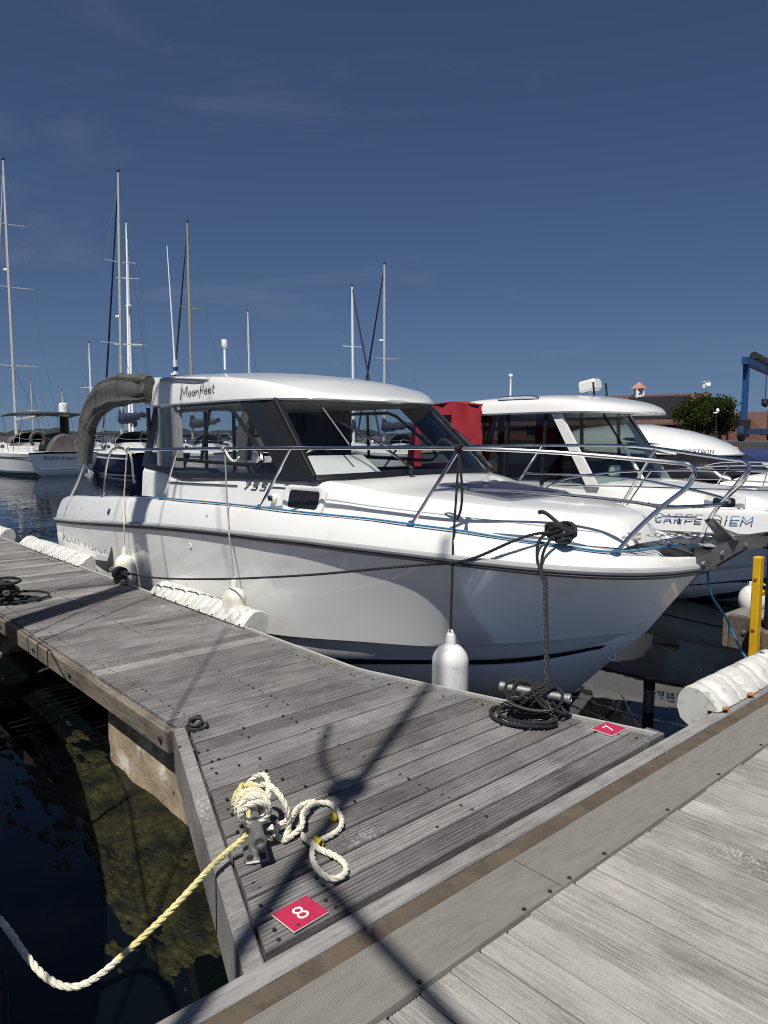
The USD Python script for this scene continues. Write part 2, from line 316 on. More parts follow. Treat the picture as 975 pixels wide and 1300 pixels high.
paint('curtain_dark', (.075, .075, .078), rough=.9, var=.15, scale=8)
paint('interior_dark', (.05, .047, .044), rough=.7, var=.2)
paint('teak', (.30, .17, .08), rough=.5, var=.25, scale=12, stretch=(1, 8, 8))
paint('vinyl_fender', (.74, .72, .64), rough=.38, var=.06, scale=8, dirt=((.50, .44, .33), 22, .58, .78))
paint('fender_white', (.70, .70, .68), rough=.35, var=.05, scale=9, dirt=((.42, .40, .35), 22, .55, .76))
paint('dock_fender', (.54, .54, .51), rough=.45, var=.10, scale=6, dirt=((.27, .245, .19), 13, .52, .74), bump=.08, bscale=30)
paint('rust', (.35, .12, .03), rough=.9, var=.4, scale=60)
paint('rope_white', (.66, .63, .52), rough=.9, var=.18, scale=50, bump=.4, bscale=220, dirt=((.55, .40, .20), 10, .62, .8))
paint('rope_yellow', (.62, .55, .26), rough=.9, var=.25, scale=18, bump=.4, bscale=220)
paint('tape_yellow', (.62, .50, .05), rough=.8, var=.2, scale=40)
paint('rope_black', (.014, .014, .016), rough=.85, var=.4, scale=80, bump=.3, bscale=260)
paint('rope_fleck', (.20, .20, .20), rough=.85, var=.3, scale=80)
paint('rope_grey', (.34, .33, .30), rough=.9, var=.2, scale=60)
paint('rope_blue', (.03, .15, .28), rough=.8, var=.2, scale=40)
paint('red_plate', (.42, .025, .07), rough=.35, var=.06, scale=8)
paint('white_paint', (.78, .78, .76), rough=.5, var=.04)
paint('decal_dark', (.03, .032, .035), rough=.4)
paint('decal_blue', (.05, .19, .42), rough=.4, var=.3, scale=14)
paint('decal_grey', (.12, .12, .13), rough=.3, metal=.4)
paint('yellow_paint', (.58, .35, .012), rough=.5, var=.12, scale=6, dirt=((.18, .11, .03), 18, .63, .72))
paint('pile_black', (.012, .012, .013), rough=.6, var=.3, scale=4)
paint('concrete', (.34, .27, .19), rough=.85, var=.3, scale=6, bump=.6, bscale=28, dirt=((.66, .63, .56), 4.5, .52, .62))
paint('weed', (.022, .021, .006), rough=.55, var=.8, scale=30, bump=1.0, bscale=80, dirt=((.0035, .0045, .0028), 5, .40, .62), spec=.2)
paint('plate_alloy', (.26, .248, .222), rough=.6, metal=.25, var=.10, scale=9, stretch=(6, 1, 6), dirt=((.20, .19, .165), 7, .5, .8), bump=.1, bscale=120)
paint('brown_channel', (.088, .068, .048), rough=.85, var=.22, scale=9, bump=.3, bscale=90, dirt=((.05, .04, .03), 12, .5, .7))
paint('strip_grey', (.34, .34, .33), rough=.7, var=.15, scale=12)
paint('bolt', (.035, .032, .03), rough=.6, metal=.4)
paint('brick_wall', (.15, .065, .045), rough=.9, var=.25, scale=3)
paint('tile_roof', (.085, .042, .032), rough=.85, var=.22, scale=2.5)
paint('tile_pink', (.42, .20, .16), rough=.85, var=.15, scale=3)
paint('solar', (.014, .015, .020), rough=.7, var=.2, scale=2, spec=.15)
paint('hoist_blue', (.010, .055, .18), rough=.45, var=.12, scale=2)
paint('yard', (.085, .082, .076), rough=.95, var=.2, scale=.5)
paint('stone_wall', (.018, .018, .018), rough=.95, var=.4, scale=1.2, bump=.5, bscale=5)
paint('far_trees', (.012, .016, .011), rough=.95, var=.6, scale=.5)
paint('bark', (.09, .065, .045), rough=.95, var=.3, scale=4)
paint('tan_cloth', (.42, .22, .05), rough=.8, var=.3, scale=4)
paint('hatch_glass', (.012, .012, .032), rough=.3, spec=.2)
timber('deck_grey', (.024, .022, .022), (.27, .26, .255), 'y')
timber('deck_grey_pale', (.038, .036, .035), (.34, .33, .32), 'y', seed=3)
timber('deck_brown', (.022, .020, .019), (.215, .205, .20), 'y', seed=7)
timber('walk_pale', (.060, .056, .051), (.43, .413, .385), 'x', seed=1, streak=150)
timber('walk_grey', (.052, .049, .045), (.37, .357, .333), 'x', seed=5, streak=150)
timber('edge_timber', (.03, .028, .027), (.30, .29, .28), 'y', streak=70)
timber('fascia', (.03, .026, .022), (.26, .225, .185), 'x', green=(.045, .045, .03), streak=60)
timber('fascia_dark', (.035, .030, .026), (.20, .17, .14), 'y', green=(.03, .03, .02), streak=40)
pane('glass', (.84, .87, .87), f0=.035)
pane('glass_tinted', (.36, .39, .40))
pane('glass_green', (.55, .66, .64))
pane('clear_plastic', (.60, .58, .55), gloss=(.7, .7, .7), rough=.05)
mk('leaf', {'o': ('geometry', {}), 'r': ('rgb_ramp', {'ramp': [(0, (.030, .044, .012)), (.6, (.062, .080, .022)), (1, (.115, .13, .038))]}), 'd': ('diffuse_bsdf', {}), 't': ('translucent_bsdf', {'color': (.08, .11, .02)}), 'x': ('mix_closure', {'fac': .25})},
   [('o.random_per_island', 'r.fac'), ('r.color', 'd.color'), ('d.BSDF', 'x.closure1'), ('t.BSDF', 'x.closure2')], surface='x.closure')
mk('water_look', {'g': ('geometry', {}), 'm': ('mapping', {'scale': (1.0, 1.0, 1.0)}), 'n': ('noise_texture', {'scale': 1.1, 'detail': 3, 'roughness': .5, 'distortion': .6}),
                  'n2': ('noise_texture', {'scale': 7.0, 'detail': 2}), 's': ('separate_xyz', {}), 'fx': ('map_range', {'from_min': -3.0, 'from_max': -9.0, 'to_min': .10, 'to_max': 1.0, 'clamp': True}),
                  'h': ('math', {'math_type': 'multiply_add', 'value2': .12}), 'hh': ('math', {'math_type': 'multiply'}),
                  'b': ('bump', {'strength': 1.0, 'distance': .016}), 'p': ('principled_bsdf', {'base_color': (.0018, .0030, .0036), 'roughness': .015, 'ior': 1.33, 'specular_ior_level': .5})},
   [('g.position', 'm.vector'), ('m.vector', 'n.vector'), ('m.vector', 'n2.vector'), ('n2.fac', 'h.value1'), ('n.fac', 'h.value3'), ('g.position', 's.vector'), ('s.x', 'fx.value'),
    ('h.value', 'hh.value1'), ('fx.result', 'hh.value2'), ('hh.value', 'b.height'), ('b.normal', 'p.normal')])
DECK = 0.5
# ------------------------------------------------------------------ the setting: water, yard ground
single('water', loft(np.array([[(-400, -60, 0), (-400, 400, 0)], [(400, -60, 0), (400, 400, 0)]])[::-1]), 'water_look', kind='structure', smooth=False)
single('seabed', loft(np.array([[(-400, -60, -3.5), (-400, 400, -3.5)], [(400, -60, -3.5), (400, 400, -3.5)]])[::-1]), 'weed', kind='structure', smooth=False)
rng = np.random.default_rng(4)

# ------------------------------------------------------------------ pontoons
def plank(x0, x1, l0, l1, r0, r1, z, th, grooves, depth, along='y'):
    """A grooved board: x across, from the left end line to the right end line."""
    w = x1 - x0; xs, zs = [x0, x0 + .004], [z - .006, z]
    if grooves:
        p = (w - .016) / grooves
        for k in range(grooves):
            c = x0 + .008 + (k + .5) * p
            xs += [c - p * .30, c - p * .16, c + p * .16, c + p * .30]; zs += [z, z - depth, z - depth, z]
    xs += [x1 - .004, x1, x1, x0]; zs += [z, z - .006, z - th, z - th]
    xs, zs = np.array(xs), np.array(zs); t = (xs - x0) / w
    A = np.stack([xs, l0 + (l1 - l0) * t, zs], 1); B = np.stack([xs, r0 + (r1 - r0) * t, zs], 1)
    if along == 'x':
        A, B = A[:, [1, 0, 2]], B[:, [1, 0, 2]]
    n = len(xs)
    # caps triangulated as strips between top line and bottom edge
    v = np.vstack([A, B]); k = np.arange(n); q = np.stack([k, (k + 1) % n, n + (k + 1) % n, n + k], 1)
    cap = np.array([[i, i + 1, n - 1] for i in range(0, n - 2)])
    f = np.vstack([tri(q), cap[:, ::-1], cap + n])
    m = TM(v, f)
    if m.volume < 0: m.invert()
    return m
def left_edge(a): return np.interp(a, [-12, -1.58, 0], [-1.19, -1.185, -1.755])
def right_edge(a): return np.interp(a, [-12, -1.70, -1.66, -.03], [0, 0, .005, .425])

fp = Thing('finger_pontoon', 'weathered grey grooved timber finger pontoon with a splayed root beside the white cabin boat', 'pontoon', (0, 0, 0))
a = -.040; mats = ['deck_grey', 'deck_grey', 'deck_brown', 'deck_grey_pale', 'deck_brown', 'deck_grey']
k = 0
while a > -11.4:
    w = .0965 + rng.uniform(-.002, .002); x1, x0 = a, a - w
    d = rng.uniform(-.004, .004, 2); dz = rng.uniform(-.0022, .0018)
    ins = .062 if x0 > -1.62 else .012
    m = plank(x0, x1, left_edge(x0) + ins + d[0], left_edge(x1) + ins + d[0], right_edge(x0) - .03 + d[1], right_edge(x1) - .03 + d[1], DECK + dz, .034, 5 if a > -5.5 else 3, .005)
    fp.part('plank', m, mats[int(rng.integers(len(mats)))], smooth=False)
    a -= w + rng.uniform(.011, .016); k += 1
def beam(p, q, width_dir, z0, z1, w, mat, name='fascia_board', seg=1, over=None):
    p, q = np.asarray(p, float), np.asarray(q, float); wd = np.asarray(width_dir, float) * w
    c = .006
    def sec(P):
        lo, hi = P + [0, 0, z0], P + [0, 0, z1]
        return np.array([lo, lo + wd, hi + wd - [0, 0, c], hi + wd * (1 - c / w), hi + wd * (c / w), hi - [0, 0, c]])
    return solid_loft(np.stack([sec(p), sec(q)]))
gd = np.array([.9395, -.3425, 0]); gn = np.array([.3425, .9395, 0])
# left: two straight fascia boards below the deck ends, and the splay's own board flush with the deck
for a0, a1, dz in ((-3.52, -1.585, 0), (-7.4, -3.53, .004), (-11.4, -7.41, 0)):
    fp.part('fascia_board', beam((a0, -1.222, 0), (a1, -1.222, 0), (0, 1, 0), .385, DECK - .010 + dz * 0, .045, 'fascia'), 'fascia', smooth=False)
fp.part('splay_board', beam((-1.585, -1.195, 0), (.0, -1.765, 0), gn, .29, DECK - .002, .058, 'edge_timber'), 'deck_grey_pale', smooth=False)
for a0, a1 in ((-6.0, -1.69), (-11.4, -6.01)):
    fp.part('fascia_board', beam((a0, -.028, 0), (a1, -.028, 0), (0, 1, 0), .30, DECK - .008, .04, 'fascia'), 'fascia', smooth=False)
fp.part('splay_board', beam((-1.69, -.028, 0), (-.04, .40, 0), np.array([-.25, .968, 0]), .28, DECK - .008, .04, 'fascia'), 'fascia', smooth=False)
# pale edge strip on the boat's side, with its metal corner
es = np.array([(-11.4, .012), (-1.70, .012), (-1.60, .030), (-.05, .437)])
def strip(P, wd, z0, z1):
    G = []
    for x, y in P: G.append([(x, y - wd, z0), (x, y - wd, z1), (x, y, z1), (x, y, z0)])
    return solid_loft(np.array(G))
fp.part('edge_strip', strip(es, .020, DECK - .05, DECK + .006), 'strip_grey', smooth=False)
fp.part('corner_bracket', [cbox((-.052, .30, DECK - .12), (-.026, .446, DECK + .008), .003), cbox((-.115, .420, DECK - .12), (-.053, .450, DECK + .008), .003)], 'galvanised')
# screws in lines along the edges and the joists
sc = []
for x in np.arange(-.075, -8.0, -.1105):
    for b_ in (left_edge(x) + .105, left_edge(x) + .30 if x > -1.5 else -.62, right_edge(x) - .10, -.72 if x > -1.6 else None):
        if b_ is None: continue
        for dx in (-.022, .022):
            if rng.random() < .8:
                sc.append(lathe([(0, DECK + .0016), (.0062, DECK + .0014), (.0068, DECK - .002)], (x + dx + rng.uniform(-.004, .004), b_ + rng.uniform(-.008, .008), 0), n=7))
for x in np.arange(-1.6, -.1, .1105):
    sc.append(lathe([(0, DECK + .0016), (.0062, DECK + .0014), (.0068, DECK - .002)], (x, -1.33 + (x + 1.6) * .30, 0), n=7))
fp.part('deck_screws', sc, 'bolt', smooth=False, kind='stuff')
# bolts through the fascia
fp.part('fascia_bolts', [lathe([(0, .012), (.014, .010), (.016, 0)], (x, -1.223, .435), (0, -1, 0), 8) for x in (-1.66, -2.9, -3.6, -4.4, -5.6)], 'bolt', kind='stuff')
# joists and floats
fp.part('joist', cbox((-11.3, -.95, .30), (-.05, -.88, .463), .004), 'fascia_dark')
fp.part('joist', cbox((-11.3, -.35, .30), (-.05, -.28, .463), .004), 'fascia_dark')
def float_block(a0, a1, b0, b1):
    m = trimesh.creation.box((a1 - a0, b1 - b0, .84)); 
    for _ in range(4): m = m.subdivide()
    m.apply_translation(((a0 + a1) / 2, (b0 + b1) / 2, -.065))
    v = np.array(m.vertices); v += (meshkit.fbm(v * 7, 4)[:, None] - .5) * .03 * np.sign(v - v.mean(0)) * [1, 1, .2]; m.vertices = v
    return m
fp.part('float_block', float_block(-2.52, -.32, -1.145, -.10), 'concrete', label='stained concrete float showing below the splayed root', smooth=40)
fp.part('float_block', float_block(-7.0, -5.2, -1.05, -.10), 'concrete', smooth=40)
fp.part('float_block', float_block(-10.9, -9.1, -1.05, -.10), 'concrete', smooth=40)

mp = Thing('main_pontoon', 'broad main walkway pontoon with pale worn boards and a ribbed grey metal edge', 'pontoon', (0, 0, 0))
b = -7.0; k = 0
while b < 9.0:
    w = .105; e0 = rng.uniform(-.006, .006)
    m = plank(b, b + w, .338 + e0, .338 + e0, 2.02, 2.02, DECK + .001 + rng.uniform(-.002, .002), .036, 9 if -4 < b < 2.5 else 2, .0022, along='x')
    mp.part('plank', m, ['walk_pale', 'walk_grey', 'walk_pale'][int(rng.integers(3))], smooth=False)
    b += w + .0055; k += 1
jb = [-6.866, -3.866, -.866, 2.134, 5.134, 8.134]
for b0, b1 in zip(jb[:-1], jb[1:]):
    n = 30; xs, zs = [.136], [DECK - .004]
    for i in range(n):
        c0 = .139 + .188 * i / n; p = .188 / n
        xs += [c0, c0 + p * .62, c0 + p * .70, c0 + p * .92]; zs += [DECK + .006] * 2 + [DECK + .0042] * 2
    xs += [.329, .332, .136]; zs += [DECK + .006, DECK - .012, DECK - .012]
    P = np.stack([xs, np.zeros(len(xs)), zs], 1)
    mp.part('edge_plate', solid_loft(np.stack([P + [0, b0 + .0015, 0], P + [0, b1 - .0015, 0]])), 'plate_alloy', smooth=False)
mp.part('channel', cbox((.064, -6.9, DECK - .03), (.1355, 8.2, DECK - .004), .002), 'brown_channel')
for b0, b1 in ((-7, -3.1), (-3.095, .9), (.905, 4.4), (4.405, 8.2)):
    m = cbox((-.004, b0, DECK - .17), (.062, b1, DECK + .003), .006)
    mp.part('edge_board', m, 'edge_timber', smooth=False)
for b0, b1 in ((-7, -2), (-1.99, 3), (3.01, 8.2)):
    mp.part('fascia_board', cbox((.012, b0, .10), (.058, b1, DECK - .175), .005), 'fascia_dark', smooth=False)
ps = []
for b_ in np.r_[[x + s for x in jb for s in (-.05, .05)], np.arange(-6.6, 8, .42) + .1]:
    ps.append(lathe([(0, .0095), (.0065, .009), (.008, .0055)], (.318, b_, DECK), n=8))
mp.part('plate_screws', ps, 'bolt', kind='stuff')
mp.part('channel_bolts', [lathe([(0, .012), (.010, .011), (.012, -.006)], (.085, b_, DECK), n=6) for b_ in (-1.42, .25, 1.9)], 'galvanised', kind='stuff')
for b0, b1 in ((-6.5, -4.0), (-2.4, -.2), (1.0, 3.4), (5, 7.5)):
    mp.part('float_block', cbox((.25, b0, -.45), (1.85, b1, .36), .03), 'concrete')
mp.part('joist', cbox((.065, -6.9, .30), (.20, 8.1, .462), .004), 'fascia_dark'); mp.part('joist', cbox((1.75, -6.9, .30), (1.90, 8.1, .455), .004), 'fascia_dark')

f2 = Thing('finger_pontoon', 'short dark timber platform, its bolted corner behind the yellow ladder', 'pontoon', (0, 3.0, 0))
f2.part('fascia_board', cbox((-.86, 2.98, .24), (-.82, 4.3, .495), .006), 'fascia_dark', smooth=False); f2.part('fascia_board', cbox((-.815, 2.98, .24), (-.02, 3.02, .495), .006), 'fascia_dark', smooth=False)
for i in range(7): f2.part('plank', plank(-.815 + .113 * i, -.713 + .113 * i, 3.025, 3.025, 4.3, 4.3, DECK, .034, 4, .003), mats[i % 6], smooth=False)
f2.part('corner_bolts', [lathe([(0, .012), (.016, .010), (.019, 0)], p, d, 8) for p, d in [((-.861, 3.08, .38), (-1, 0, 0)), ((-.861, 3.3, .38), (-1, 0, 0)), ((-.7, 2.979, .38), (0, -1, 0)), ((-.5, 2.979, .42), (0, -1, 0)), ((-.5, 2.979, .32), (0, -1, 0)), ((-.3, 2.979, .38), (0, -1, 0))]], 'galvanised', kind='stuff')
f2.part('float_block', cbox((-.7, 3.1, -.4), (-.1, 4.2, .25), .03), 'concrete')

# weed mat drifting against the float
n = 200; ga, gb = np.meshgrid(np.linspace(-3.6, -.60, n), np.linspace(-1.85, -1.12, 130), indexing='ij')
gp = np.stack([ga, gb, np.zeros_like(ga)], -1)
edge = np.clip((1.0 - ((gb + 1.12) / -.66)) * 2.0, 0, 1) * np.clip((-.66 - ga) / .12, 0, 1) * np.clip((ga + 3.6) / 1.3, 0, 1)
gp[..., 2] = .05 * (meshkit.fbm(gp * [6, 16, 1], 6, 2) - .80 + .58 * edge) + .020 * (meshkit.fbm(gp * [30, 70, 1], 6, 8) - .5)
gp[..., 2] = np.clip(gp[..., 2], -.03, .016)
V = np.array([W(*p) for p in gp.reshape(-1, 3)])
single('weed_mat', loft(V.reshape(gp.shape), flip=False), 'weed', kind='stuff', label='olive green weed floating against the concrete float of the finger pontoon', cat='weed')

# ------------------------------------------------------------------ cleats
def tcleat(c, length=.36, h=.105, r=.021):
    """A galvanised tube cleat along the finger's edge."""
    c = np.asarray(c, float); out = []
    L = length / 2
    prof = [(0, -L + .012), (r * .62, -L + .012), (r * .72, -L), (r * 1.12, -L + .002), (r * 1.16, -L + .012), (r, -L + .03), (r * .95, 0), (r, L - .03), (r * 1.16, L - .012), (r * 1.12, L - .002), (r * .72, L), (r * .62, L - .012), (0, L - .012)]
    out.append(lathe(prof, c + [0, 0, h], (1, 0, 0), 18))
    legs = []
    for s in (-1, 1):
        legs.append(tube(spline([c + [s * .075, 0, .004], c + [s * .065, 0, .04], c + [s * .05, 0, h - .03], c + [s * .055, 0, h - .004]], 10), np.linspace(.024, .020, 10), 10))
    base = cbox(c + [-.12, -.038, 0], c + [.12, .038, .010], .004)
    bolts = [lathe([(0, .010), (.009, .009), (.011, 0)], c + [x, y, .010], n=6) for x in (-.1, .1) for y in (-.022, .022)]
    return out[0], legs, base, join(bolts)
def yawed(m, c, yaw):
    m.apply_transform(trimesh.transformations.rotation_matrix(yaw, (0, 0, 1), c)); return m
YAW8, YAWR = -.44, .30
def cleat_thing(c, label, yaw=0.0):
    t = Thing('mooring_cleat', label, 'cleat', tuple(c)); bar_, legs, base, bolts = tcleat(c)
    for m in [bar_, base, bolts] + legs: yawed(m, c, yaw)
    t.part('bar', bar_, 'galvanised'); [t.part('pedestal_leg', l_, 'galvanised') for l_ in legs]; t.part('base_plate', base, 'galvanised'); t.part('base_bolts', bolts, 'bolt', kind='stuff')
    return t
C8 = np.array([-.495, -1.435, DECK + .002]); CR = np.array([-.57, .20, DECK + .007]); CM = np.array([-5.10, -.03, DECK + .007]); CL = np.array([-4.95, -1.08, DECK + .004])
cleat_thing(C8, 'galvanised tube cleat under the yellow and white rope by plate 8', YAW8)
cleat_thing(CR, 'galvanised tube cleat wound with black rope near plate 7', YAWR)
cleat_thing(CM, 'galvanised tube cleat with black line beside the middle of the white hull')
cleat_thing(CL, 'cleat under the black rope heap on the left edge of the finger pontoon')

# ------------------------------------------------------------------ number plates (read from the main walkway)
def number_plate(c, digit, label, rot=0.0, dz=0.0):
    t = Thing('berth_plate', label, 'number plate', (c[0], c[1], DECK))
    ca, sa = math.cos(rot), math.sin(rot); xd = np.array([-sa, ca, 0]); yd = np.array([-ca, -sa, 0]); c = np.array([c[0], c[1], DECK + .003])
    w, h = .062, .052
    loop = lambda w, h, z: np.array([c + xd * sx * w + yd * sy * h + [0, 0, z] for sx, sy in ((-1, -1), (1, -1), (1, 1), (-1, 1))])
    t.part('backing', slab(loop(w, h, 0), (0, 0, .003)), 'white_paint', smooth=False)
    t.part('face', slab(loop(w - .0008, h - .0008, .0031), (0, 0, .0012)), 'red_plate', smooth=False)
    tm = meshkit.text_mesh(digit, .052, .0015); b_ = tm.bounds.mean(0)
    v = np.array(tm.vertices) - [b_[0], b_[1], 0]
    t.part('digit', TM(c + v[:, :1] * xd + v[:, 1:2] * yd + (v[:, 2:] + .0044) * np.array([0, 0, 1.0]), tm.faces), 'white_paint', smooth=False)
    t.part('plate_screw', lathe([(0, .0062), (.004, .0058), (.005, .004)], c + xd * .0 + yd * .040 + xd * .035, n=8), 'alloy'); t.part('plate_screw', lathe([(0, .0062), (.004, .0058), (.005, .004)], c - yd * .037 - xd * .036, n=8), 'bolt')
number_plate(np.array([-.095, -1.527]), '8', 'small crimson number plate 8 screwed to the deck boards', .05)
number_plate(np.array([-.225, .305]), '7', 'small crimson number plate 7 at the far corner of the deck', .0)

# ------------------------------------------------------------------ white ribbed buffers along the pontoon edges
def buffer_mesh(L, scale=1.0, period=.2):
    """Along x from 0 to L; y is outward over the water, z up from the deck level."""
    prof = np.array([(-.060, .004), (-.052, .022), (-.020, .060), (.020, .098), (.075, .128), (.135, .126), (.185, .095), (.212, .045), (.215, -.03), (.19, -.10), (.12, -.145), (.02, -.15), (.016, -.04), (.008, .001)]) * scale
    c = np.array([.095, 0.0]) * scale; G = []
    xs = np.unique(np.r_[0, .012, np.arange(.03, L - .02, .0125), L - .012, L])
    for x in xs:
        u = (x % period) / period
        g = math.exp(-((u - .08) / .035) ** 2) * .05 + math.exp(-((u - .5) / .16) ** 2) * .010          # narrow groove and broad dimple
        end = .93 if x in (0, L) else 1.0
        s = (1 - g * 3.2) * end
        p = c + (prof - c) * np.where(prof[:, 1:2] > .003, s, end)
        dim = math.exp(-((u - .5) / .10) ** 2)
        p[2:5] = p[2:5] - np.array([-.022, .022]) * dim * scale
        G.append(np.stack([np.full(len(p), x), p[:, 0], p[:, 1]], 1))
    return np.array(G)
def buffer_thing(a0, a1, label, b0=.0, rustspots=False):
    t = Thing('edge_buffer', label, 'fender', (a0, b0, DECK), group=None)
    G = buffer_mesh(a1 - a0, .80); G = G + np.array([a0, b0 + .022, DECK + .004]); G[..., 1:] += ((meshkit.fbm(G * [4, 9, 9], 3, int(-a0 * 7)) - .5) * .03)[..., None] * (G[..., 2:] > DECK + .03)
    t.part('body', [loft(G, close_v=True), fan(G[0], True), fan(G[-1])], 'dock_fender', smooth=50)
    t.part('fixing_screws', [lathe([(0, .012), (.006, .011), (.008, .004)], (x, b0 - .02, DECK + .012), n=6) for x in np.arange(a0 + .1, a1, .2)], 'bolt', kind='stuff')
buffer_thing(-4.48, -2.93, 'white ribbed buffer on the pontoon edge beside the middle of the white hull')
buffer_thing(-8.35, -6.25, 'white ribbed buffer on the pontoon edge below the stern lettering')
buffer_thing(-10.9, -9.25, 'white ribbed buffer behind the stern, farthest along the pontoon edge')
t = Thing('edge_buffer', 'large white buffer with rust stained fixings on the main walkway edge', 'fender', (0, .76, DECK))
G = buffer_mesh(1.9, .80, .24); G = np.stack([-G[..., 1] - .012, G[..., 0] + .87, G[..., 2] + DECK + .006], -1)
t.part('body', [loft(G, close_v=True, flip=True), fan(G[0]), fan(G[-1], True)], 'dock_fender', smooth=50)
rs = []
for b_ in (.92, 1.22, 1.60, 1.98):
    m = sphere((.044, b_, DECK + .022), (.016, .022, .008), 2); v = np.array(m.vertices); v += (meshkit.noise(v * 90)[:, None] - .5) * .01; m.vertices = v; rs.append(m)
for m in rs: t.part('rusty_fixing', m, 'rust')

# ------------------------------------------------------------------ mooring ropes on the pontoon
def rope_pts(px, z): return [atz(x, y, zz) for (x, y), zz in zip(px, np.broadcast_to(z, len(px)))]
def wrld(p): return W(*p)
RY = .0103
t = Thing('mooring_rope', 'yellow and white laid rope knotted round the near cleat, its tail coiled on the boards', 'rope', W(*C8), frame='world')
BOW8 = W(-1.15, -2.72, 1.18)
stand = [W(C8[0] - .02, C8[1] - .02, .64), atz(318, 1052, .575), atz(288, 1082, .545), atz(240, 1131, .525)] + [atz(x, y, z) for x, y, z in ((200, 1172, .46), (150, 1218, .40), (95, 1253, .37), (40, 1222, .41), (0, 1168, .50))]
stand += [stand[-1] + (BOW8 - stand[-1]) * .5 + np.array([0, 0, -.06]), BOW8]
P = spline(stand, 160); P = resample(P, .01)
nP = len(P); cut = int(nP * .30)
t.part('standing_part', twisted(P[:cut + 2], RY * .95), 'rope_yellow'); t.part('standing_part', twisted(P[cut:], RY * .95), 'rope_white')
c8 = W(*C8)
def loc8(a, b, z): return W(C8[0] + a * math.cos(YAW8) - b * math.sin(YAW8), C8[1] + a * math.sin(YAW8) + b * math.cos(YAW8), C8[2] + z)
wr = []
for i, (x0, tilt, rr) in enumerate(((-.12, .5, .046), (-.085, -.5, .049), (-.05, .6, .052), (-.02, -.3, .047), (.015, .4, .046), (.05, -.4, .042), (.085, .3, .040))):
    th = np.linspace(0, 2 * np.pi, 28)
    pts = np.stack([loc8(x0 + .05 * tilt * math.sin(q), rr * math.cos(q) * 1.1, .095 + rr * math.sin(q) + .01 * i) for q in th])
    wr.append(twisted(pts, RY))
[t.part('turn', w_, 'rope_yellow' if i_ < 3 else 'rope_white') for i_, w_ in enumerate(wr)]
# loops standing up over the cleat
t.part('loop', twisted(spline([loc8(-.10, .01, .06), loc8(-.16, .00, .13), loc8(-.13, .05, .175), loc8(-.05, .06, .165), loc8(-.01, .045, .10)], 40), RY), 'rope_white')
t.part('loop', twisted(spline([loc8(-.09, .03, .15), loc8(-.04, .075, .165), loc8(.0, .115, .10), loc8(-.01, .12, .03), loc8(.03, .095, .012)], 40), RY), 'rope_white')
t.part('loop', twisted(spline([loc8(-.12, -.02, .15), loc8(-.06, -.03, .16), loc8(.02, -.02, .135), loc8(.05, .0, .07), loc8(.03, .05, .03)], 40), RY), 'rope_yellow')
cx, cy = lambda X: 280 + X / 5.417, lambda Y: 980 + Y / 5.417
tail1 = [atz(cx(x), cy(y), DECK + z) for x, y, z in ((350, 380, .05), (390, 440, .014), (440, 468, .013), (500, 430, .016), (560, 370, .035), (562, 300, .04), (600, 245, .035), (680, 212, .016), (745, 215, .014), (800, 265, .013), (835, 330, .013), (815, 395, .013), (750, 440, .013), (685, 472, .016), (645, 500, .02), (630, 560, .016), (650, 640, .013), (705, 705, .013), (785, 735, .013), (850, 705, .013), (862, 650, .013), (815, 595, .013), (740, 555, .014), (675, 528, .018), (648, 505, .028), (600, 470, .03), (572, 432, .018))]
t.part('tail', twisted(spline(tail1, 240), RY), 'rope_white')
t.part('tail', twisted(spline([atz(cx(x), cy(y), DECK + z) for x, y, z in ((380, 400, .03), (400, 370, .03), (440, 345, .035), (490, 310, .036), (530, 250, .034), (590, 215, .034), (650, 205, .030))], 60), RY), 'rope_white')
for x, y in ((652, 492), (788, 318)):
    p = atz(cx(x), cy(y), DECK + .017); big = x < 700
    for i in range(5 if big else 2):
        q = p + U * (.008 * (i - 2)) + EE * .002 * i
        m = trimesh.creation.torus(.0155 if big else .013, .0042, 18, 7); R_ = trimesh.geometry.align_vectors([0, 0, 1], U * (.9 if big else .2) + EE * (.3 if big else 1)); m.apply_transform(R_); m.apply_translation(q)
        t.part('whipping', m, 'tape_yellow')
# black rope on the far cleat
t = Thing('mooring_rope', 'black flecked rope wound on the cleat by plate 7 with a flat coil', 'rope', W(*CR), frame='world')
RB = .0095
def locr(a, b, z): return W(CR[0] + a * math.cos(YAWR) - b * math.sin(YAWR), CR[1] + a * math.sin(YAWR) + b * math.cos(YAWR), CR[2] + z)
coils = []
for i in range(5):
    th = np.linspace(0, 2 * np.pi, 40); r1, r2 = .098 - .012 * (i % 3), .072 - .008 * (i % 2)
    coils.append(twisted(np.stack([locr(-.005 + .012 * (i % 3) + r1 * math.cos(q), -.05 + r2 * math.sin(q) - .014 * i, .012 + .016 * i + .012 * math.sin(q + i)) for q in th]), RB))
for i in range(6):
    th = np.linspace(0, 2 * np.pi, 36); x0 = -.075 + .04 * i + rng.uniform(-.012, .012); tw = rng.uniform(-.09, .09); r0 = rng.uniform(.045, .062)
    coils.append(twisted(np.stack([locr(x0 * .75 + tw * math.sin(q) + .02 * math.cos(q), r0 * math.cos(q), .085 + (r0 + .006) * math.sin(q)) for q in th]), RB))
[t.part('turn', c_, 'rope_black') for c_ in coils]
for sg in (1, -1):
    t.part('turn', twisted(spline([locr(sg * .12, -.03, .05), locr(sg * .13, .0, .135), locr(sg * .04, .045, .13), locr(-sg * .06, .05, .06), locr(-sg * .12, .01, .04), locr(-sg * .10, -.05, .09)], 30), RB), 'rope_black')
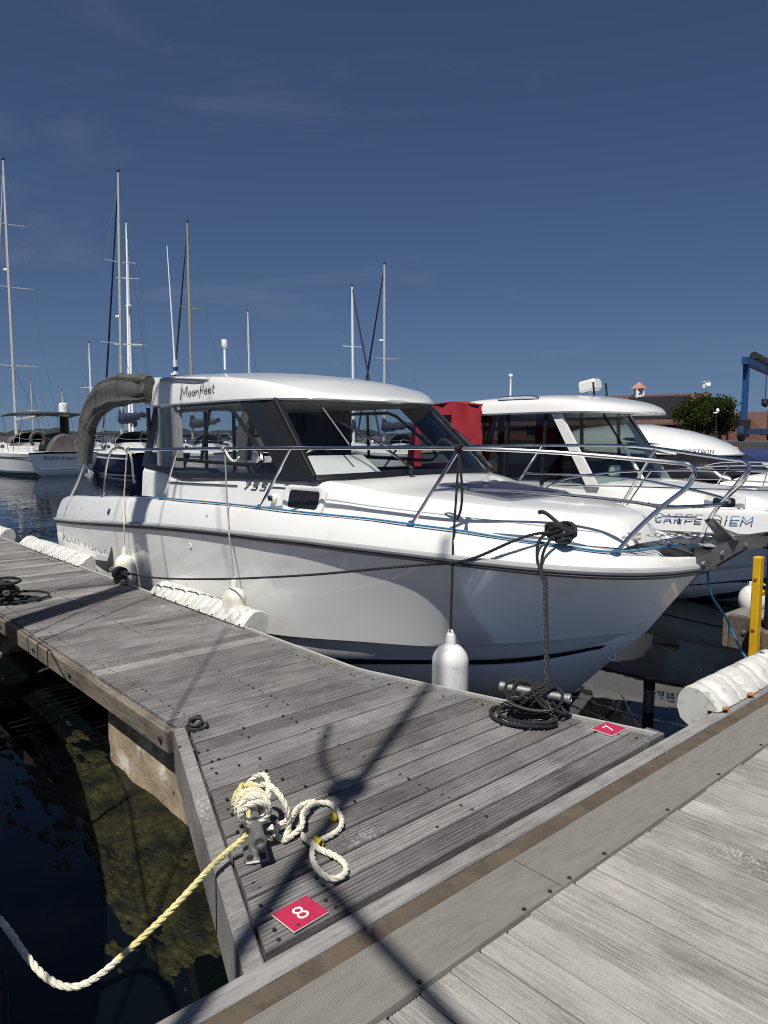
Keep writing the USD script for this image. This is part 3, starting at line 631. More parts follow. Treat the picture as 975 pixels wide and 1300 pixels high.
t.part('fleck', [tube(spline([locr(-.005 + .012 * (i % 3) + (.116 - .012 * (i % 3)) * math.cos(q), -.05 + (.086 - .008 * (i % 2)) * math.sin(q) - .014 * i, .019 + .016 * i + .012 * math.sin(q + i)) for q in np.linspace(0, 6.2, 14)], 40), .0012, 4) for i in range(5)], 'rope_fleck')
th = np.linspace(0, 5.6, 40)
t.part('coil', twisted(np.stack([locr(-.02 + .165 * math.cos(q + .6), -.085 + .125 * math.sin(q + .6), .010 + .004 * math.sin(3 * q)) for q in th]), RB), 'rope_black')
t.part('coil', twisted(np.stack([locr(.0 + .14 * math.cos(q + 1.6), -.10 + .10 * math.sin(q + 1.6), .026 + .004 * math.sin(2 * q)) for q in th]), RB), 'rope_black')
# black heap at the left edge
t = Thing('mooring_rope', 'black rope heap with one long loop at the left edge of the finger pontoon', 'rope', W(*CL), frame='world')
def locl(a, b, z): return W(CL[0] + a, CL[1] + b, CL[2] + z)
hp = []
for i in range(9):
    th = np.linspace(0, 2 * np.pi, 30); ph = rng.uniform(0, 6); r1, r2 = rng.uniform(.09, .17), rng.uniform(.07, .12); cxx, cyy = rng.uniform(-.06, .06), rng.uniform(-.07, .07); z0 = .015 + .017 * i; tl = rng.uniform(-.35, .35)
    hp.append(tube(np.stack([locl(cxx + r1 * math.cos(q), cyy + r2 * math.sin(q), z0 + .03 + tl * r1 * math.sin(q + ph) * .6) for q in th]), .013, 7))
t.part('heap', hp, 'rope_black')
t.part('loop', [tube(spline([locl(.02, .02, .05), locl(-.02, .22, .06), locl(.03, .36, .03), locl(.10, .33, .015), locl(.12, .16, .018), locl(.1, .0, .03)], 40), .011, 7),
                tube(spline([locl(.05, .02, .03), locl(.06, .20, .03), locl(.13, .27, .015), locl(.16, .12, .015), locl(.12, -.02, .02)], 40), .011, 7)], 'rope_black')
t = Thing('shackle_ring', 'small dark ring and shackle lying where the left edge bends', 'ring', W(-1.55, -1.13, DECK), frame='world')
m = trimesh.creation.torus(.030, .007, 24, 8); m.apply_transform(trimesh.transformations.rotation_matrix(.25, (1, 0, 0))); m.apply_translation(W(-1.55, -1.10, DECK + .016)); t.part('ring', m, 'bolt')
m = trimesh.creation.torus(.024, .006, 24, 8); m.apply_transform(trimesh.transformations.rotation_matrix(-.3, (0, 1, 0))); m.apply_translation(W(-1.60, -1.075, DECK + .013)); t.part('shackle', m, 'bolt')
t.part('tail', tube(spline([W(-1.55, -1.13, DECK + .012), W(-1.50, -1.16, DECK + .014), W(-1.47, -1.12, DECK + .012), W(-1.52, -1.06, DECK + .012)], 24), .006, 7), 'rope_black')
# ------------------------------------------------------------------ boats: a hull from four long curves (keel, lower chine, upper chine, rub rail)
class Hull:
    def __init__(s, keel, low, chine, rub, bc, n=64, concave=.2, ledge=.028, nf=9, belly=.12):
        s.bc = bc; s.t = 1 - (1 - np.linspace(0, 1, n)) ** 2
        s.cur = []
        for c in (keel, low, chine, rub):
            c = np.array(c, float); u = (c[:, 0] - c[0, 0]) / (c[-1, 0] - c[0, 0])
            s.cur.append((c[0, 0], c[-1, 0], PchipInterpolator(u, c[:, 1]), PchipInterpolator(u, c[:, 2])))
        s.concave, s.ledge, s.nf, s.belly = concave, ledge, nf, belly
    def c(s, k, u):
        a0, a1, h, z = s.cur[k]; u = np.asarray(u, float)
        return np.stack([a0 + (a1 - a0) * u, np.maximum(h(u), 0), z(u)], -1)
    def at(s, k, a):                                    # half beam and height of a curve at a
        a0, a1, h, z = s.cur[k]; u = np.clip((np.asarray(a, float) - a0) / (a1 - a0), 0, 1)
        return np.maximum(h(u), 0), z(u)
    def half(s):
        K, L, C, R = (s.c(k, s.t) for k in range(4)); cols = []
        for w in (0, .3, .6, .85): cols.append(K + (L - K) * w + np.array([0, 1, 0]) * (s.belly * 4 * w * (1 - w)) * np.minimum(1, L[:, 1:2] * 1.6))
        for w in (0, .5): cols.append(L + (C - L) * w + np.array([0, 1, 0]) * (.02 * 4 * w * (1 - w)) * np.minimum(1, C[:, 1:2] * 4))
        cols.append(C)
        led = np.minimum(s.ledge, C[:, 1] * .5); C2 = C + np.stack([led * 0, led, -led * .18], 1); cols.append(C2)
        cc = s.concave * np.clip((s.t - .35) / .5, 0, 1) ** 1.3
        mid = C2 + (R - C2) * .5; mid[:, 1] = C2[:, 1] + (R[:, 1] - C2[:, 1]) * (.5 - cc); 
        mid[:, 1] += .02 * np.clip(1 - s.t / .5, 0, 1)
        for w in np.linspace(0, 1, s.nf)[1:]: cols.append((1 - w) ** 2 * C2 + 2 * w * (1 - w) * mid + w * w * R)
        return np.stack(cols, 1)
    def side(s, G, y):                                   # y = -1 near side, +1 far side
        H = G.copy(); H[..., 1] = s.bc + y * G[..., 1]; return H
    def mesh(s):
        G = s.half(); n, f = s.side(G, -1), s.side(G, 1)
        tr = np.vstack([n[0], f[0][::-1]])
        return [loft(n, flip=True), loft(f), fan(tr)]
    def deck(s, ztop, cap_in=.10, inner=None, crown=.03, a_open=None, far_drop=0.0):
        """Gunwale from the rub rail up and over; a_open: aft of it only the gunwale's cap is built."""
        R = s.c(3, s.t); zt = np.interp(R[:, 0], *zip(*ztop)); h = R[:, 1]
        k = np.minimum(1, h / .25)[:, None] * np.array([0, 1, 0])
        up = lambda w, f: np.stack([R[:, 0], np.maximum(h - w * k[:, 1], 0), R[:, 2] + (zt - R[:, 2]) * f], 1)
        cols = [R + [0, 0, .004], up(.004, .12), up(.02, .4), up(cap_in * .62, .80), up(cap_in * .82, .94), up(cap_in, 1.0), up(cap_in + .05, 1.0)]
        dk = up(cap_in + .07, 1.0); dk[:, 2] -= .018; cols.append(dk)
        out = []
        fd = far_drop * np.clip((R[:, 0] - R[-1, 0] + 1.5) / .8, 0, 1) * np.minimum(1, h / .4)
        for y in (-1, 1):
            G = s.side(np.stack(cols, 1), y)
            if y > 0: G[..., 2] -= fd[:, None] * np.array([0, .1, .4, .8, .95, 1, 1, 1])
            out.append(loft(G, flip=y < 0))
        sel = R[:, 0] > (a_open if a_open is not None else -1e9)
        D = dk[sel]; C = D.copy(); C[:, 1] = 0; C[:, 2] += crown
        cc = [C + (D - C) * w + np.array([0, 0, crown * (w - w * w)]) for w in (1, .75, .5, .25, 0)]
        for y in (-1, 1):
            G = s.side(np.stack(cc, 1), y); fs = fd[sel][:, None] * (np.array([.5] * 5) + y * .5 * np.array([1, .75, .5, .25, 0])); G[..., 2] -= fs
            out.append(loft(G, flip=y < 0))
        return out
    def rail(s, k, r, off=0.0, dz=0.0, m=8):
        R = s.c(k, s.t); out = []
        near = np.stack([R[:, 0], s.bc - R[:, 1] - off, R[:, 2] + dz], 1); far = np.stack([R[:, 0], s.bc + R[:, 1] + off, R[:, 2] + dz], 1)
        return tube(np.vstack([near, far[-2::-1]]), r, m)
    def band(s, k, w0, w1, a_end, off=.004, side=-1):
        """A stripe on the panel above curve k, between fractions w0 and w1 of the way to the next curve."""
        A, B = s.c(k, s.t), s.c(k + 1, s.t); sel = A[:, 0] < a_end; A, B = A[sel], B[sel]
        bul = lambda w: np.array([0, 1, 0]) * ((.02 if k else s.belly) * 4 * w * (1 - w)) * np.minimum(1, B[:, 1:2] * (4 if k else 1.6))
        G = np.stack([A + (B - A) * w + bul(w) + [0, off, -.001] for w in (w0, (w0 + w1) / 2, w1)], 1)
        return loft(s.side(G, side), flip=side < 0)

BC = 1.45
def X(a, y, z): return np.array([a, BC - y, z])          # y: towards the pontoon (starboard)
H1 = Hull([(-7.6, 0, -.35), (-2.5, 0, -.35), (-1.8, 0, -.2), (-1.35, 0, -.02), (-1.2, 0, .12)],
          [(-7.6, 1.13, -.02), (-5, 1.16, .04), (-3.2, 1.07, .16), (-2.53, .94, .225), (-2.1, .84, .30), (-1.75, .745, .365), (-1.4, .57, .41), (-1.09, .37, .48), (-.86, .12, .55), (-.77, 0, .57)],
          [(-7.6, 1.15, .12), (-5, 1.2, .2), (-3, 1.10, .38), (-2.17, .95, .475), (-1.6, .76, .53), (-1.39, .62, .56), (-1.08, .40, .61), (-.8, .14, .66), (-.66, 0, .68)],
          [(-7.6, 1.24, .87), (-6.2, 1.33, .965), (-5.3, 1.35, 1.03), (-4.6, 1.345, 1.075), (-4, 1.33, 1.105), (-3, 1.29, 1.14), (-2.3, 1.22, 1.155), (-1.65, 1.08, 1.15), (-1.07, .93, 1.143), (-.73, .77, 1.135), (-.5, .54, 1.125), (-.4, .33, 1.118), (-.34, 0, 1.11)], BC)
ZT1 = [(-7.7, 1.10), (-7.3, 1.17), (-6.5, 1.21), (-5.6, 1.265), (-5, 1.29), (-4, 1.315), (-3, 1.325), (-2, 1.32), (-1.4, 1.295), (-.8, 1.245), (-.5, 1.205), (-.34, 1.17)]
b1 = Thing('motor_boat', 'white cabin motor boat with grey folded canopy moored in front along the finger pontoon', 'motor boat', (-4, BC, 0))
hull = b1.part('hull', H1.mesh(), 'hull_gelcoat', smooth=28)
b1.part('deck', H1.deck(ZT1, .10, a_open=-5.55, crown=.0, far_drop=.075), 'gelcoat', smooth=40)
b1.part('rub_rail', H1.rail(3, .021, .010, .004), 'rub_rail')
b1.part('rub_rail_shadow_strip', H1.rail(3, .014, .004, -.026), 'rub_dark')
b1.part('stripe', H1.band(1, .02, .26, -.86), 'black_stripe', hull); b1.part('stripe', H1.band(1, .02, .26, -.86, side=1), 'black_stripe', hull)
b1.part('bottom_paint', [H1.band(0, .02, .30, -1.4), H1.band(0, .02, .30, -1.4, side=1)], 'antifoul', hull)
# stern: cockpit, transom, bathing platform
def wall(pts, z0, z1, t, mat, name, **k):
    pts = np.asarray(pts, float); G = np.stack([np.c_[pts, np.full(len(pts), z)] for z in (z0, z1)], 1)
    return b1.part(name, sheet(G, t), mat, **k)
ci = [(-7.45, BC - 1.06), (-6.2, BC - 1.16), (-5.5, BC - 1.16)]
G = np.array([[X(-7.5, 1.07, z), X(-6.2, 1.16, z), X(-5.45, 1.16, z)] for z in (.46, 1.20)]); G[1, 0, 2] = 1.12; G[1, 2, 2] = 1.25
lin = [loft(G)]; G2 = G.copy(); G2[..., 1] = 2 * BC - G2[..., 1]; lin.append(loft(G2, flip=True))
lin.append(loft(np.array([[X(-7.5, 1.1, .46), X(-7.5, -1.1, .46)], [X(-5.4, 1.2, .47), X(-5.4, -1.2, .47)]]), flip=True))
lin.append(sheet(np.array([[X(-7.56, 1.10, .44), X(-7.56, -1.10, .44)], [X(-7.56, 1.08, 1.06), X(-7.56, -1.08, 1.06)]]), (.05, 0, 0)))
b1.part('cockpit_liner', lin, 'gelcoat')
b1.part('bathing_platform', cbox((-8.02, BC - 1.05, .40), (-7.6, BC + 1.05, .50), .02), 'gelcoat')
b1.part('stern_bench', cbox((-7.45, BC - .95, .5), (-6.95, BC + .95, .95), .03), 'gelcoat')
b1.part('stern_handle', tube(spline([X(-7.66, 1.12, .56), X(-7.78, 1.12, .60), X(-7.80, 1.12, .72), X(-7.74, 1.12, .82), X(-7.64, 1.12, .82)], 24), .010, 8), 'steel')
# hull side: the grey recess mark, through-hull fittings, seams, lettering
def on_hull(a, z):                                       # a point on the near hull side and the outward direction there
    h0, z0 = H1.at(2, a); h1, z1 = H1.at(3, a); w = np.clip((z - z0) / (z1 - z0), 0, 1)
    led = .028; mid = (h0 + led + h1) / 2 + .02 * max(0, 1 - ((a + 7.6) / 6.9) / .5)
    y = (1 - w) ** 2 * (h0 + led) + 2 * w * (1 - w) * mid + w * w * h1
    return X(a, y, z)
def hull_dir(a, z): 
    d = np.cross(on_hull(a + .05, z) - on_hull(a - .05, z), on_hull(a, z + .03) - on_hull(a, z - .03)); return d / np.linalg.norm(d)
sw = [(-6.35, .545), (-6.10, .535), (-5.95, .54), (-5.84, .57), (-5.78, .62), (-5.735, .70), (-5.705, .755), (-5.69, .76), (-5.70, .69), (-5.72, .60), (-5.76, .53), (-5.82, .485), (-5.92, .465), (-6.08, .475), (-6.25, .505)]
sw = np.array([on_hull(a_, z_) + hull_dir(a_, z_) * .0035 for a_, z_ in sw]); b1.part('hull_vent', fan(sw), 'decal_dark', hull, smooth=False)
for w_, a_ in (('MERRY', (-7.32, -6.68)), ('FISHER', (-6.52, -5.86))):
    p0, p1 = on_hull(a_[0], .655), on_hull(a_[1], .665)
    m = strokes_on(w_, .080, p0 + hull_dir(a_[0], .66) * .003, p1 - p0, (0, 0, 1), (.0046), width=np.linalg.norm(p1 - p0), gap=.55)
    b1.part('hull_lettering', m, 'decal_grey', hull, smooth=False)
for a_, z_, r_ in ((-4.02, .955, .020), (-5.32, .50, .015), (-5.85, .50, .014), (-5.05, .44, .014)):
    p = on_hull(a_, z_); d = hull_dir(a_, z_); b1.part('through_hull', lathe([(r_ * .55, -.004), (r_ * .6, .006), (r_ * 1.1, .006), (r_ * 1.35, .001)], p, d, 16), 'white_paint', hull)
def on_gun(a, f):                                        # on the gunwale's outer face, f of the way up
    h, z = H1.at(3, a); zt = np.interp(a, *zip(*ZT1)); return X(a, h - .1 * np.interp(f, [0, .12, .4, .8, 1], [0, .04, .2, .62, 1]), z + (zt - z) * f)
p = on_gun(-5.72, .42); b1.part('vent', lathe([(.0, .006), (.030, .005), (.036, .001)], p, (0, -1, .3), 18), 'steel')
b1.part('vent_hole', lathe([(.0, .009), (.020, .0085), (.022, .004)], p + [.008, 0, .0], (0, -1, .3), 14), 'rub_dark')
for a_ in (-7.2, -6.95, -6.6, -3.75): b1.part('drain_slot', cbox(on_gun(a_, .5) + [-.006, -.006, -.018], on_gun(a_, .5) + [.006, .004, .018], .002), 'rub_rail')
for a_ in (-7.18, -6.83, -5.35):                         # moulded seams
    b1.part('seam', tube(np.array([on_gun(a_, f) + [0, -.001, 0] for f in np.linspace(.12, .95, 8)]), .0025, 5), 'rub_rail', hull)

# superstructure: cabin sides and trunk with its foredeck slope
tk = np.array([  # a, half width at the deck, half width at the shoulder, shoulder height, height on the centre line
    (-5.60, 1.03, 1.005, 1.555, 1.555), (-5.25, 1.03, 1.00, 1.535, 1.535), (-4.75, 1.03, .995, 1.480, 1.48), (-3.8, 1.03, .99, 1.525, 1.525), (-2.80, 1.02, .965, 1.545, 1.555), (-2.5, .98, .90, 1.52, 1.562),
    (-2.2, .92, .80, 1.475, 1.505), (-1.8, .82, .68, 1.445, 1.468), (-1.45, .71, .56, 1.42, 1.44), (-1.15, .58, .44, 1.405, 1.42), (-.95, .47, .33, 1.385, 1.40), (-.82, .37, .22, 1.365, 1.375), (-.75, .29, .15, 1.315, 1.325), (-.70, .24, .12, 1.215, 1.215)])
aa = np.r_[np.linspace(-5.6, -2.8, 18), np.linspace(-2.75, -.95, 22), -.9, -.86, -.82, -.785, -.75, -.72, -.70]
T = np.stack([aa] + [PchipInterpolator(tk[:, 0], tk[:, i])(aa) for i in range(1, 5)], 1)
rows = []
for a_, wb, ws, zs, zc in T:
    zb = np.interp(a_, *zip(*ZT1)) - .03; zb = min(zb, zs - .01); r = min(.05, (zs - zb) * .4, ws * .3)
    pr = [(wb, zb), (wb - (wb - ws) * .45, zb + (zs - zb) * .5), (ws + (wb - ws) * .12, zs - r), (ws - r * .3, zs - r * .25), (ws - r, zs), (ws * .7, zs + (zc - zs) * .55), (ws * .35, zs + (zc - zs) * .9), (0, zc)]
    near = [X(a_, y, z) for y, z in pr]; far = [X(a_, -y, z) for y, z in pr[-2::-1]]
    rows.append(near + far)
rows = np.array(rows)
fwd = T[:, 0] > -2.76
b1.part('cabin_trunk', loft(rows[fwd], flip=True), 'gelcoat', smooth=50)
sd = rows[T[:, 0] < -2.74]
sides = [sheet(sd[:, :5], (0, .03, -.01)), sheet(sd[:, -5:][:, ::-1], (0, -.03, -.01))]
# rounded aft corner wing that closes the cabin side towards the cockpit
b1.part('cabin_side', sides, 'gelcoat', smooth=50)
b1.part('cabin_floor', cbox((-5.6, BC - 1.0, .45), (-2.5, BC + 1.0, .50), .01), 'interior_dark')
# window band: lower black frame, panes, pillars
def wl(a_): return np.interp(a_, tk[:6, 0], tk[:6, 3])
def yw(z): return 1.0 - (z - 1.5) * .145                # the side panes lean inwards
ZR = 2.155
for s_ in (1, -1):
    nm = dict(label=None)
    g = [np.array([[X(a_, s_ * (yw(z) + .004), z) for z in (wl(a_) - .010, wl(a_) + .036)] for a_ in np.linspace(-5.58, -2.72, 26)])]
    b1.part('window_frame', sheet(g[0], (0, .012 * s_, 0)), 'black_frame')
    gp = np.array([[X(a_, s_ * yw(z), z) for z in np.linspace(wl(a_) + .02, ZR, 4)] for a_ in np.linspace(-5.55, -3.4, 12)])
    # the pane's forward edge slopes with the pillar
    for i in range(len(gp)):
        for j in range(4):
            f_ = i / (len(gp) - 1); z = gp[i, j, 2]; top = (z - 1.53) / (ZR - 1.53)
            a_ = (-5.60 + .12 * top) * (1 - f_) + (-2.86 - .72 * top) * f_
            z = wl(a_) + .02 + (ZR - wl(a_) - .02) * j / 3; gp[i, j] = X(a_, s_ * yw(z), z)
    w_ = b1.part('window', loft(gp, flip=s_ > 0), 'glass', smooth=True)
    fr = np.array([X(-4.95, s_ * (yw(2.09) + .004), 2.095), X(-4.05, s_ * (yw(2.09) + .004), 2.095), X(-3.93, s_ * (yw(2.05) + .004), 2.06), X(-3.45, s_ * (yw(1.72) + .004), 1.74), X(-3.41, s_ * (yw(1.68) + .004), 1.67), X(-3.47, s_ * (yw(1.63) + .004), 1.63), X(-3.6, s_ * (yw(1.62) + .004), 1.625), X(-4.95, s_ * (yw(1.62) + .004), 1.645)])
    b1.part('sliding_frame', [tube(fr, .017, 6), bar(X(-4.42, s_ * (yw(1.64) + .002), 1.64), X(-4.36, s_ * (yw(2.09) + .002), 2.09), .015, 6)], 'black_frame', w_)
    # aft pillar and the broad raked front pillar
    q = [X(-5.66, s_ * (yw(1.56) + .002), 1.56), X(-5.53, s_ * (yw(1.56) + .002), 1.56), X(-5.44, s_ * (yw(ZR) + .002), ZR), X(-5.52, s_ * (yw(ZR) + .002), ZR)]
    b1.part('aft_pillar', slab(q, (0, .03 * s_, 0)), 'black_frame', smooth=False)
    q = [X(-3.08, s_ * (yw(1.52) + .006), 1.52), X(-2.715, s_ * (yw(1.54) - .012), 1.54), X(-3.40, s_ * (yw(ZR) - .06), ZR), X(-3.86, s_ * (yw(ZR) + .006), ZR)]
    b1.part('front_pillar', slab(q, (0, .035 * s_, 0)), 'pillar_grey', smooth=False)
wb_ = [(.975, -2.74), (.75, -2.62), (.45, -2.545), (0, -2.51), (-.45, -2.545), (-.75, -2.62), (-.975, -2.74)]
wt_ = [(.86, -3.42), (.70, -3.30), (.42, -3.20), (0, -3.15), (-.42, -3.20), (-.70, -3.30), (-.86, -3.42)]
zb_ = lambda y: 1.548 + .024 * (1 - (y / .97) ** 2)
yy = np.linspace(.975, -.975, 25)
fb = CubicSpline([-q[0] for q in wb_], [q[1] for q in wb_]); ft = CubicSpline([-q[0] for q in wt_], [q[1] for q in wt_])
ws = np.array([[X(fb(-y) + (ft(-y * .882) - fb(-y)) * k, y + (y * .882 - y) * k, zb_(y) + .012 + (ZR - zb_(y) - .012) * k) for k in np.linspace(0, 1, 6)] for y in yy])
b1.part('windscreen', loft(ws), 'glass', smooth=True)
fo = np.array([[X(fb(-y) + dx, y, zb_(y) + dz) for dx, dz in ((.030, -.010), (.026, .002), (-.006, .030), (-.018, .030))] for y in yy])
b1.part('windscreen_frame', sheet(fo, (-.004, 0, -.012)), 'black_frame')
b1.part('windscreen_post', tube(np.array([ws[0][j] + [.01, 0, 0] for j in range(6)]), .013, 6), 'pillar_grey'); b1.part('windscreen_post', tube(np.array([ws[-1][j] + [.01, 0, 0] for j in range(6)]), .020, 6), 'black_frame')
b1.part('windscreen_frame', tube(np.array([ws[-1][j] + [.028, .02, .004] for j in range(6)]), .007, 6), 'steel')
# wipers
def wscr(y, k): return X(fb(-y) + (ft(-y * .882) - fb(-y)) * k, y + (y * .882 - y) * k, zb_(y) + .012 + (ZR - zb_(y) - .012) * k)
for y0, y1, k1 in ((.28, .60, .62), (-.72, -.78, .62)):
    piv = X(fb(-y0) + .075, y0, zb_(y0) + .022)
    tip = wscr(y1, k1) + np.array([.03, 0, .02]); midp = (piv + tip) / 2 + np.array([.035, 0, .03])
    wp = b1.part('wiper', [lathe([(.0, .045), (.018, .04), (.024, .0)], piv - [0, 0, .02], n=12), tube(spline([piv + [0, 0, .02], midp, tip], 12), np.linspace(.009, .006, 12), 6)], 'black_plastic')
    bl0, bl1 = wscr(y1 + .02, k1 - .26) + [.012, 0, .008], wscr(y1 - .02 + .08, min(k1 + .27, .97)) + [.012, 0, .008]
    b1.part('blade', bar(bl0, bl1, .008, 5), 'black_plastic', wp)
    b1.part('arm_rod', bar(piv + [.0, .03, .02], tip + [.004, .02, .004], .004, 5), 'steel', wp)
# roof
rf = np.array([  # a, half width, underside, shoulder, crown
    (-6.02, .70, 2.300, 2.325, 2.335), (-5.97, .86, 2.285, 2.385, 2.40), (-5.88, .90, 2.245, 2.435, 2.465), (-5.70, .915, 2.185, 2.445, 2.495), (-5.45, .92, 2.150, 2.435, 2.50), (-4.9, .925, 2.150, 2.405, 2.485), (-4.3, .925, 2.150, 2.37, 2.45), (-3.9, .92, 2.148, 2.335, 2.41),
    (-3.65, .90, 2.146, 2.305, 2.375), (-3.45, .86, 2.143, 2.27, 2.335), (-3.3, .785, 2.14, 2.235, 2.29), (-3.15, .66, 2.138, 2.20, 2.24), (-3.03, .49, 2.136, 2.172, 2.20), (-2.95, .30, 2.135, 2.155, 2.172), (-2.915, .14, 2.135, 2.146, 2.152)])
ra = np.r_[-6.02, -5.99, -5.97, -5.93, -5.88, np.linspace(-5.8, -3.7, 24), np.linspace(-3.62, -3.0, 18), -2.97, -2.94, -2.915]
Rr = np.stack([ra] + [PchipInterpolator(rf[:, 0], rf[:, i])(ra) for i in range(1, 5)], 1); sec = []
for a_, w_, z0, z1, z2 in Rr:
    hs = [(w_, z0 + .002), (w_ + .010, z0 + min(.016, (z1 - z0) * .3)), (w_ - .010, z0 + (z1 - z0) * .66), (w_ - min(.05, w_ * .2), z1 - .002), (w_ - min(.075, w_ * .3), z1 + (z2 - z1) * .14), (w_ * .62, z1 + (z2 - z1) * .66), (w_ * .3, z1 + (z2 - z1) * .93), (0, z2)]
    hs = [(max(y, 0), z) for y, z in hs]
    sec.append([X(a_, y, z) for y, z in hs] + [X(a_, -y, z) for y, z in hs[-2::-1]] + [X(a_, -w_ * .5, z0), X(a_, 0, z0), X(a_, w_ * .5, z0)])
roof = b1.part('roof', solid_loft(np.array(sec)), 'gelcoat', smooth=26)
def roof_side(a_, f):
    w_, z0, z1 = (np.interp(a_, Rr[:, 0], Rr[:, i]) for i in (1, 2, 3)); return X(a_, w_ + .012 - .024 * max(0, f - .06) / .56 if f < .62 else w_ - .012 - (f - .62) * .126, z0 + (z1 - z0) * f)
b1.part('roof_rail', tube(spline([roof_side(-5.46, .90) + [0, .03, .0], roof_side(-5.36, .93) + [0, -.02, 0], roof_side(-4.95, .93) + [0, -.03, 0], roof_side(-4.5, .88) + [0, -.02, 0], roof_side(-4.38, .86) + [0, .03, 0]], 24), .013, 8), 'alloy', roof)
g = np.array([[roof_side(a_, f) + [0, -.003, 0] for f in (.74, .84)] for a_ in np.linspace(-5.36, -4.5, 10)]); g[:, 0] = g[:, 0] * .5 + g[:, 1] * .5; g[2:8, 0] = np.array([roof_side(a_, .75) + [0, -.003, 0] for a_ in np.linspace(-5.36, -4.5, 10)[2:8]])
b1.part('roof_rail_recess', loft(g, flip=True), 'rub_rail', roof)
for a_, f in ((-5.62, .42), (-5.60, .16), (-5.72, .20)): b1.part('roof_stud', sphere(roof_side(a_, f), .011, 1), 'rub_dark', roof)
p0, p1 = roof_side(-4.88, .26), roof_side(-4.24, .40); p0 = p0 + [0, -.005, 0]; p1 = p1 + [0, -.005, 0]
b1.part('name_lettering', strokes_on('moonfleet', .095, p0, p1 - p0, (0, .06, 1), .0032, shear=.12, width=np.linalg.norm(p1 - p0) * .97, gap=.10), 'decal_dark', roof, smooth=False)
# lettering and line along the cabin side
def cabside(a_, z): 
    wb, ws_, zs = (np.interp(a_, tk[:, 0], tk[:, i]) for i in (1, 2, 3)); zb = np.interp(a_, *zip(*ZT1)) - .03
    return X(a_, wb - (wb - ws_) * np.clip((z - zb) / (zs - zb), 0, 1) + .006, z)
for a0, a1, z0, z1 in ((-5.0, -3.76, 1.425, 1.452), (-3.30, -3.05, 1.463, 1.468)):
    b1.part('side_line', tube(np.array([cabside(a_, z) for a_, z in zip(np.linspace(a0, a1, 8), np.linspace(z0, z1, 8))]), .006, 5), 'decal_dark')
p0, p1 = cabside(-3.66, 1.432), cabside(-3.34, 1.437); b1.part('side_number', strokes_on('755', .056, p0 - [0, .003, 0], p1 - p0, (0, .16, 1), .0050, shear=.6, gap=.45, width=.31), 'decal_dark', smooth=False)
# porthole and nav light
def rrect(c, w, h, r, n=6, yaw=None):
    out = []
    for sx, sz, a0 in ((1, 1, 0), (-1, 1, 90), (-1, -1, 180), (1, -1, 270)):
        for k in range(n):
            q = math.radians(a0 + 90 * k / (n - 1)); out.append((sx * (w / 2 - r) + r * math.cos(q), sz * (h / 2 - r) + r * math.sin(q)))
    return np.array(out)
rr_o, rr_m, rr_i = rrect(0, .46, .205, .065), rrect(0, .41, .170, .05), rrect(0, .335, .130, .03)
pc = cabside(-2.83, 1.397) + np.array([0, .003, 0])
ring3 = lambda R_, dy: np.array([cabside(-2.83 + q[0], 1.397 + q[1]) + [0, dy, 0] for q in R_])
ph = b1.part('porthole', loft(np.stack([ring3(rr_o, .012), ring3(rr_o * .985, -.022), ring3(rr_m, -.028), ring3(rr_i, -.014)]), close_v=True), 'gelcoat', smooth=45)
b1.part('porthole_glass', fan(ring3(rr_i, -.0145)), 'black_frame', ph, smooth=False)
nl = b1.part('nav_light', sphere(cabside(-3.19, 1.385) + [0, -.008, 0], (.034, .03, .04), 2), 'gelcoat'); b1.part('lens', cbox(cabside(-3.21, 1.385) + [-.014, -.052, -.02], cabside(-3.19, 1.385) + [.014, -.02, .022], .008), 'black_plastic', nl)
crz = rows[fwd][:, 1] + [0, -.001, 0]
b1.part('moulded_crease', tube(crz[:-4], .0035, 5), 'rub_rail')
# foredeck hatch
def trunk_z(a_, y):
    i = np.argmin(abs(T[:, 0] - a_)); _, wb, w_, zs, zc = T[i]; q = min(1, abs(y) / w_); return np.interp(q, [0, .35, .7, 1], [zc, zs + (zc - zs) * .9, zs + (zc - zs) * .55, zs])
hc = np.array([X(-1.98, .0, 0)]); ha0, ha1 = -2.13, -1.45
def hr(w, h, r, dz): 
    q = rrect(0, h, w, r); return np.array([X((ha0 + ha1) / 2 + x, -y + .0, trunk_z((ha0 + ha1) / 2 + x, 0) - .012 + dz) for x, y in q])
ht = b1.part('deck_hatch', loft(np.stack([hr(.74, .68, .08, -.02), hr(.74, .68, .08, .026), hr(.71, .65, .07, .034), hr(.62, .56, .05, .030)]), close_v=True), 'alloy', smooth=40)
b1.part('hatch_pane', fan(hr(.63, .57, .05, .0305)), 'hatch_glass', ht, smooth=False)
for y in (-.12, .12): b1.part('hatch_hinge', lathe([(0, .05), (.028, .047), (.034, .034)], X(ha0 + .075, y, trunk_z(ha0, 0) - .012), n=12), 'rub_rail', ht)
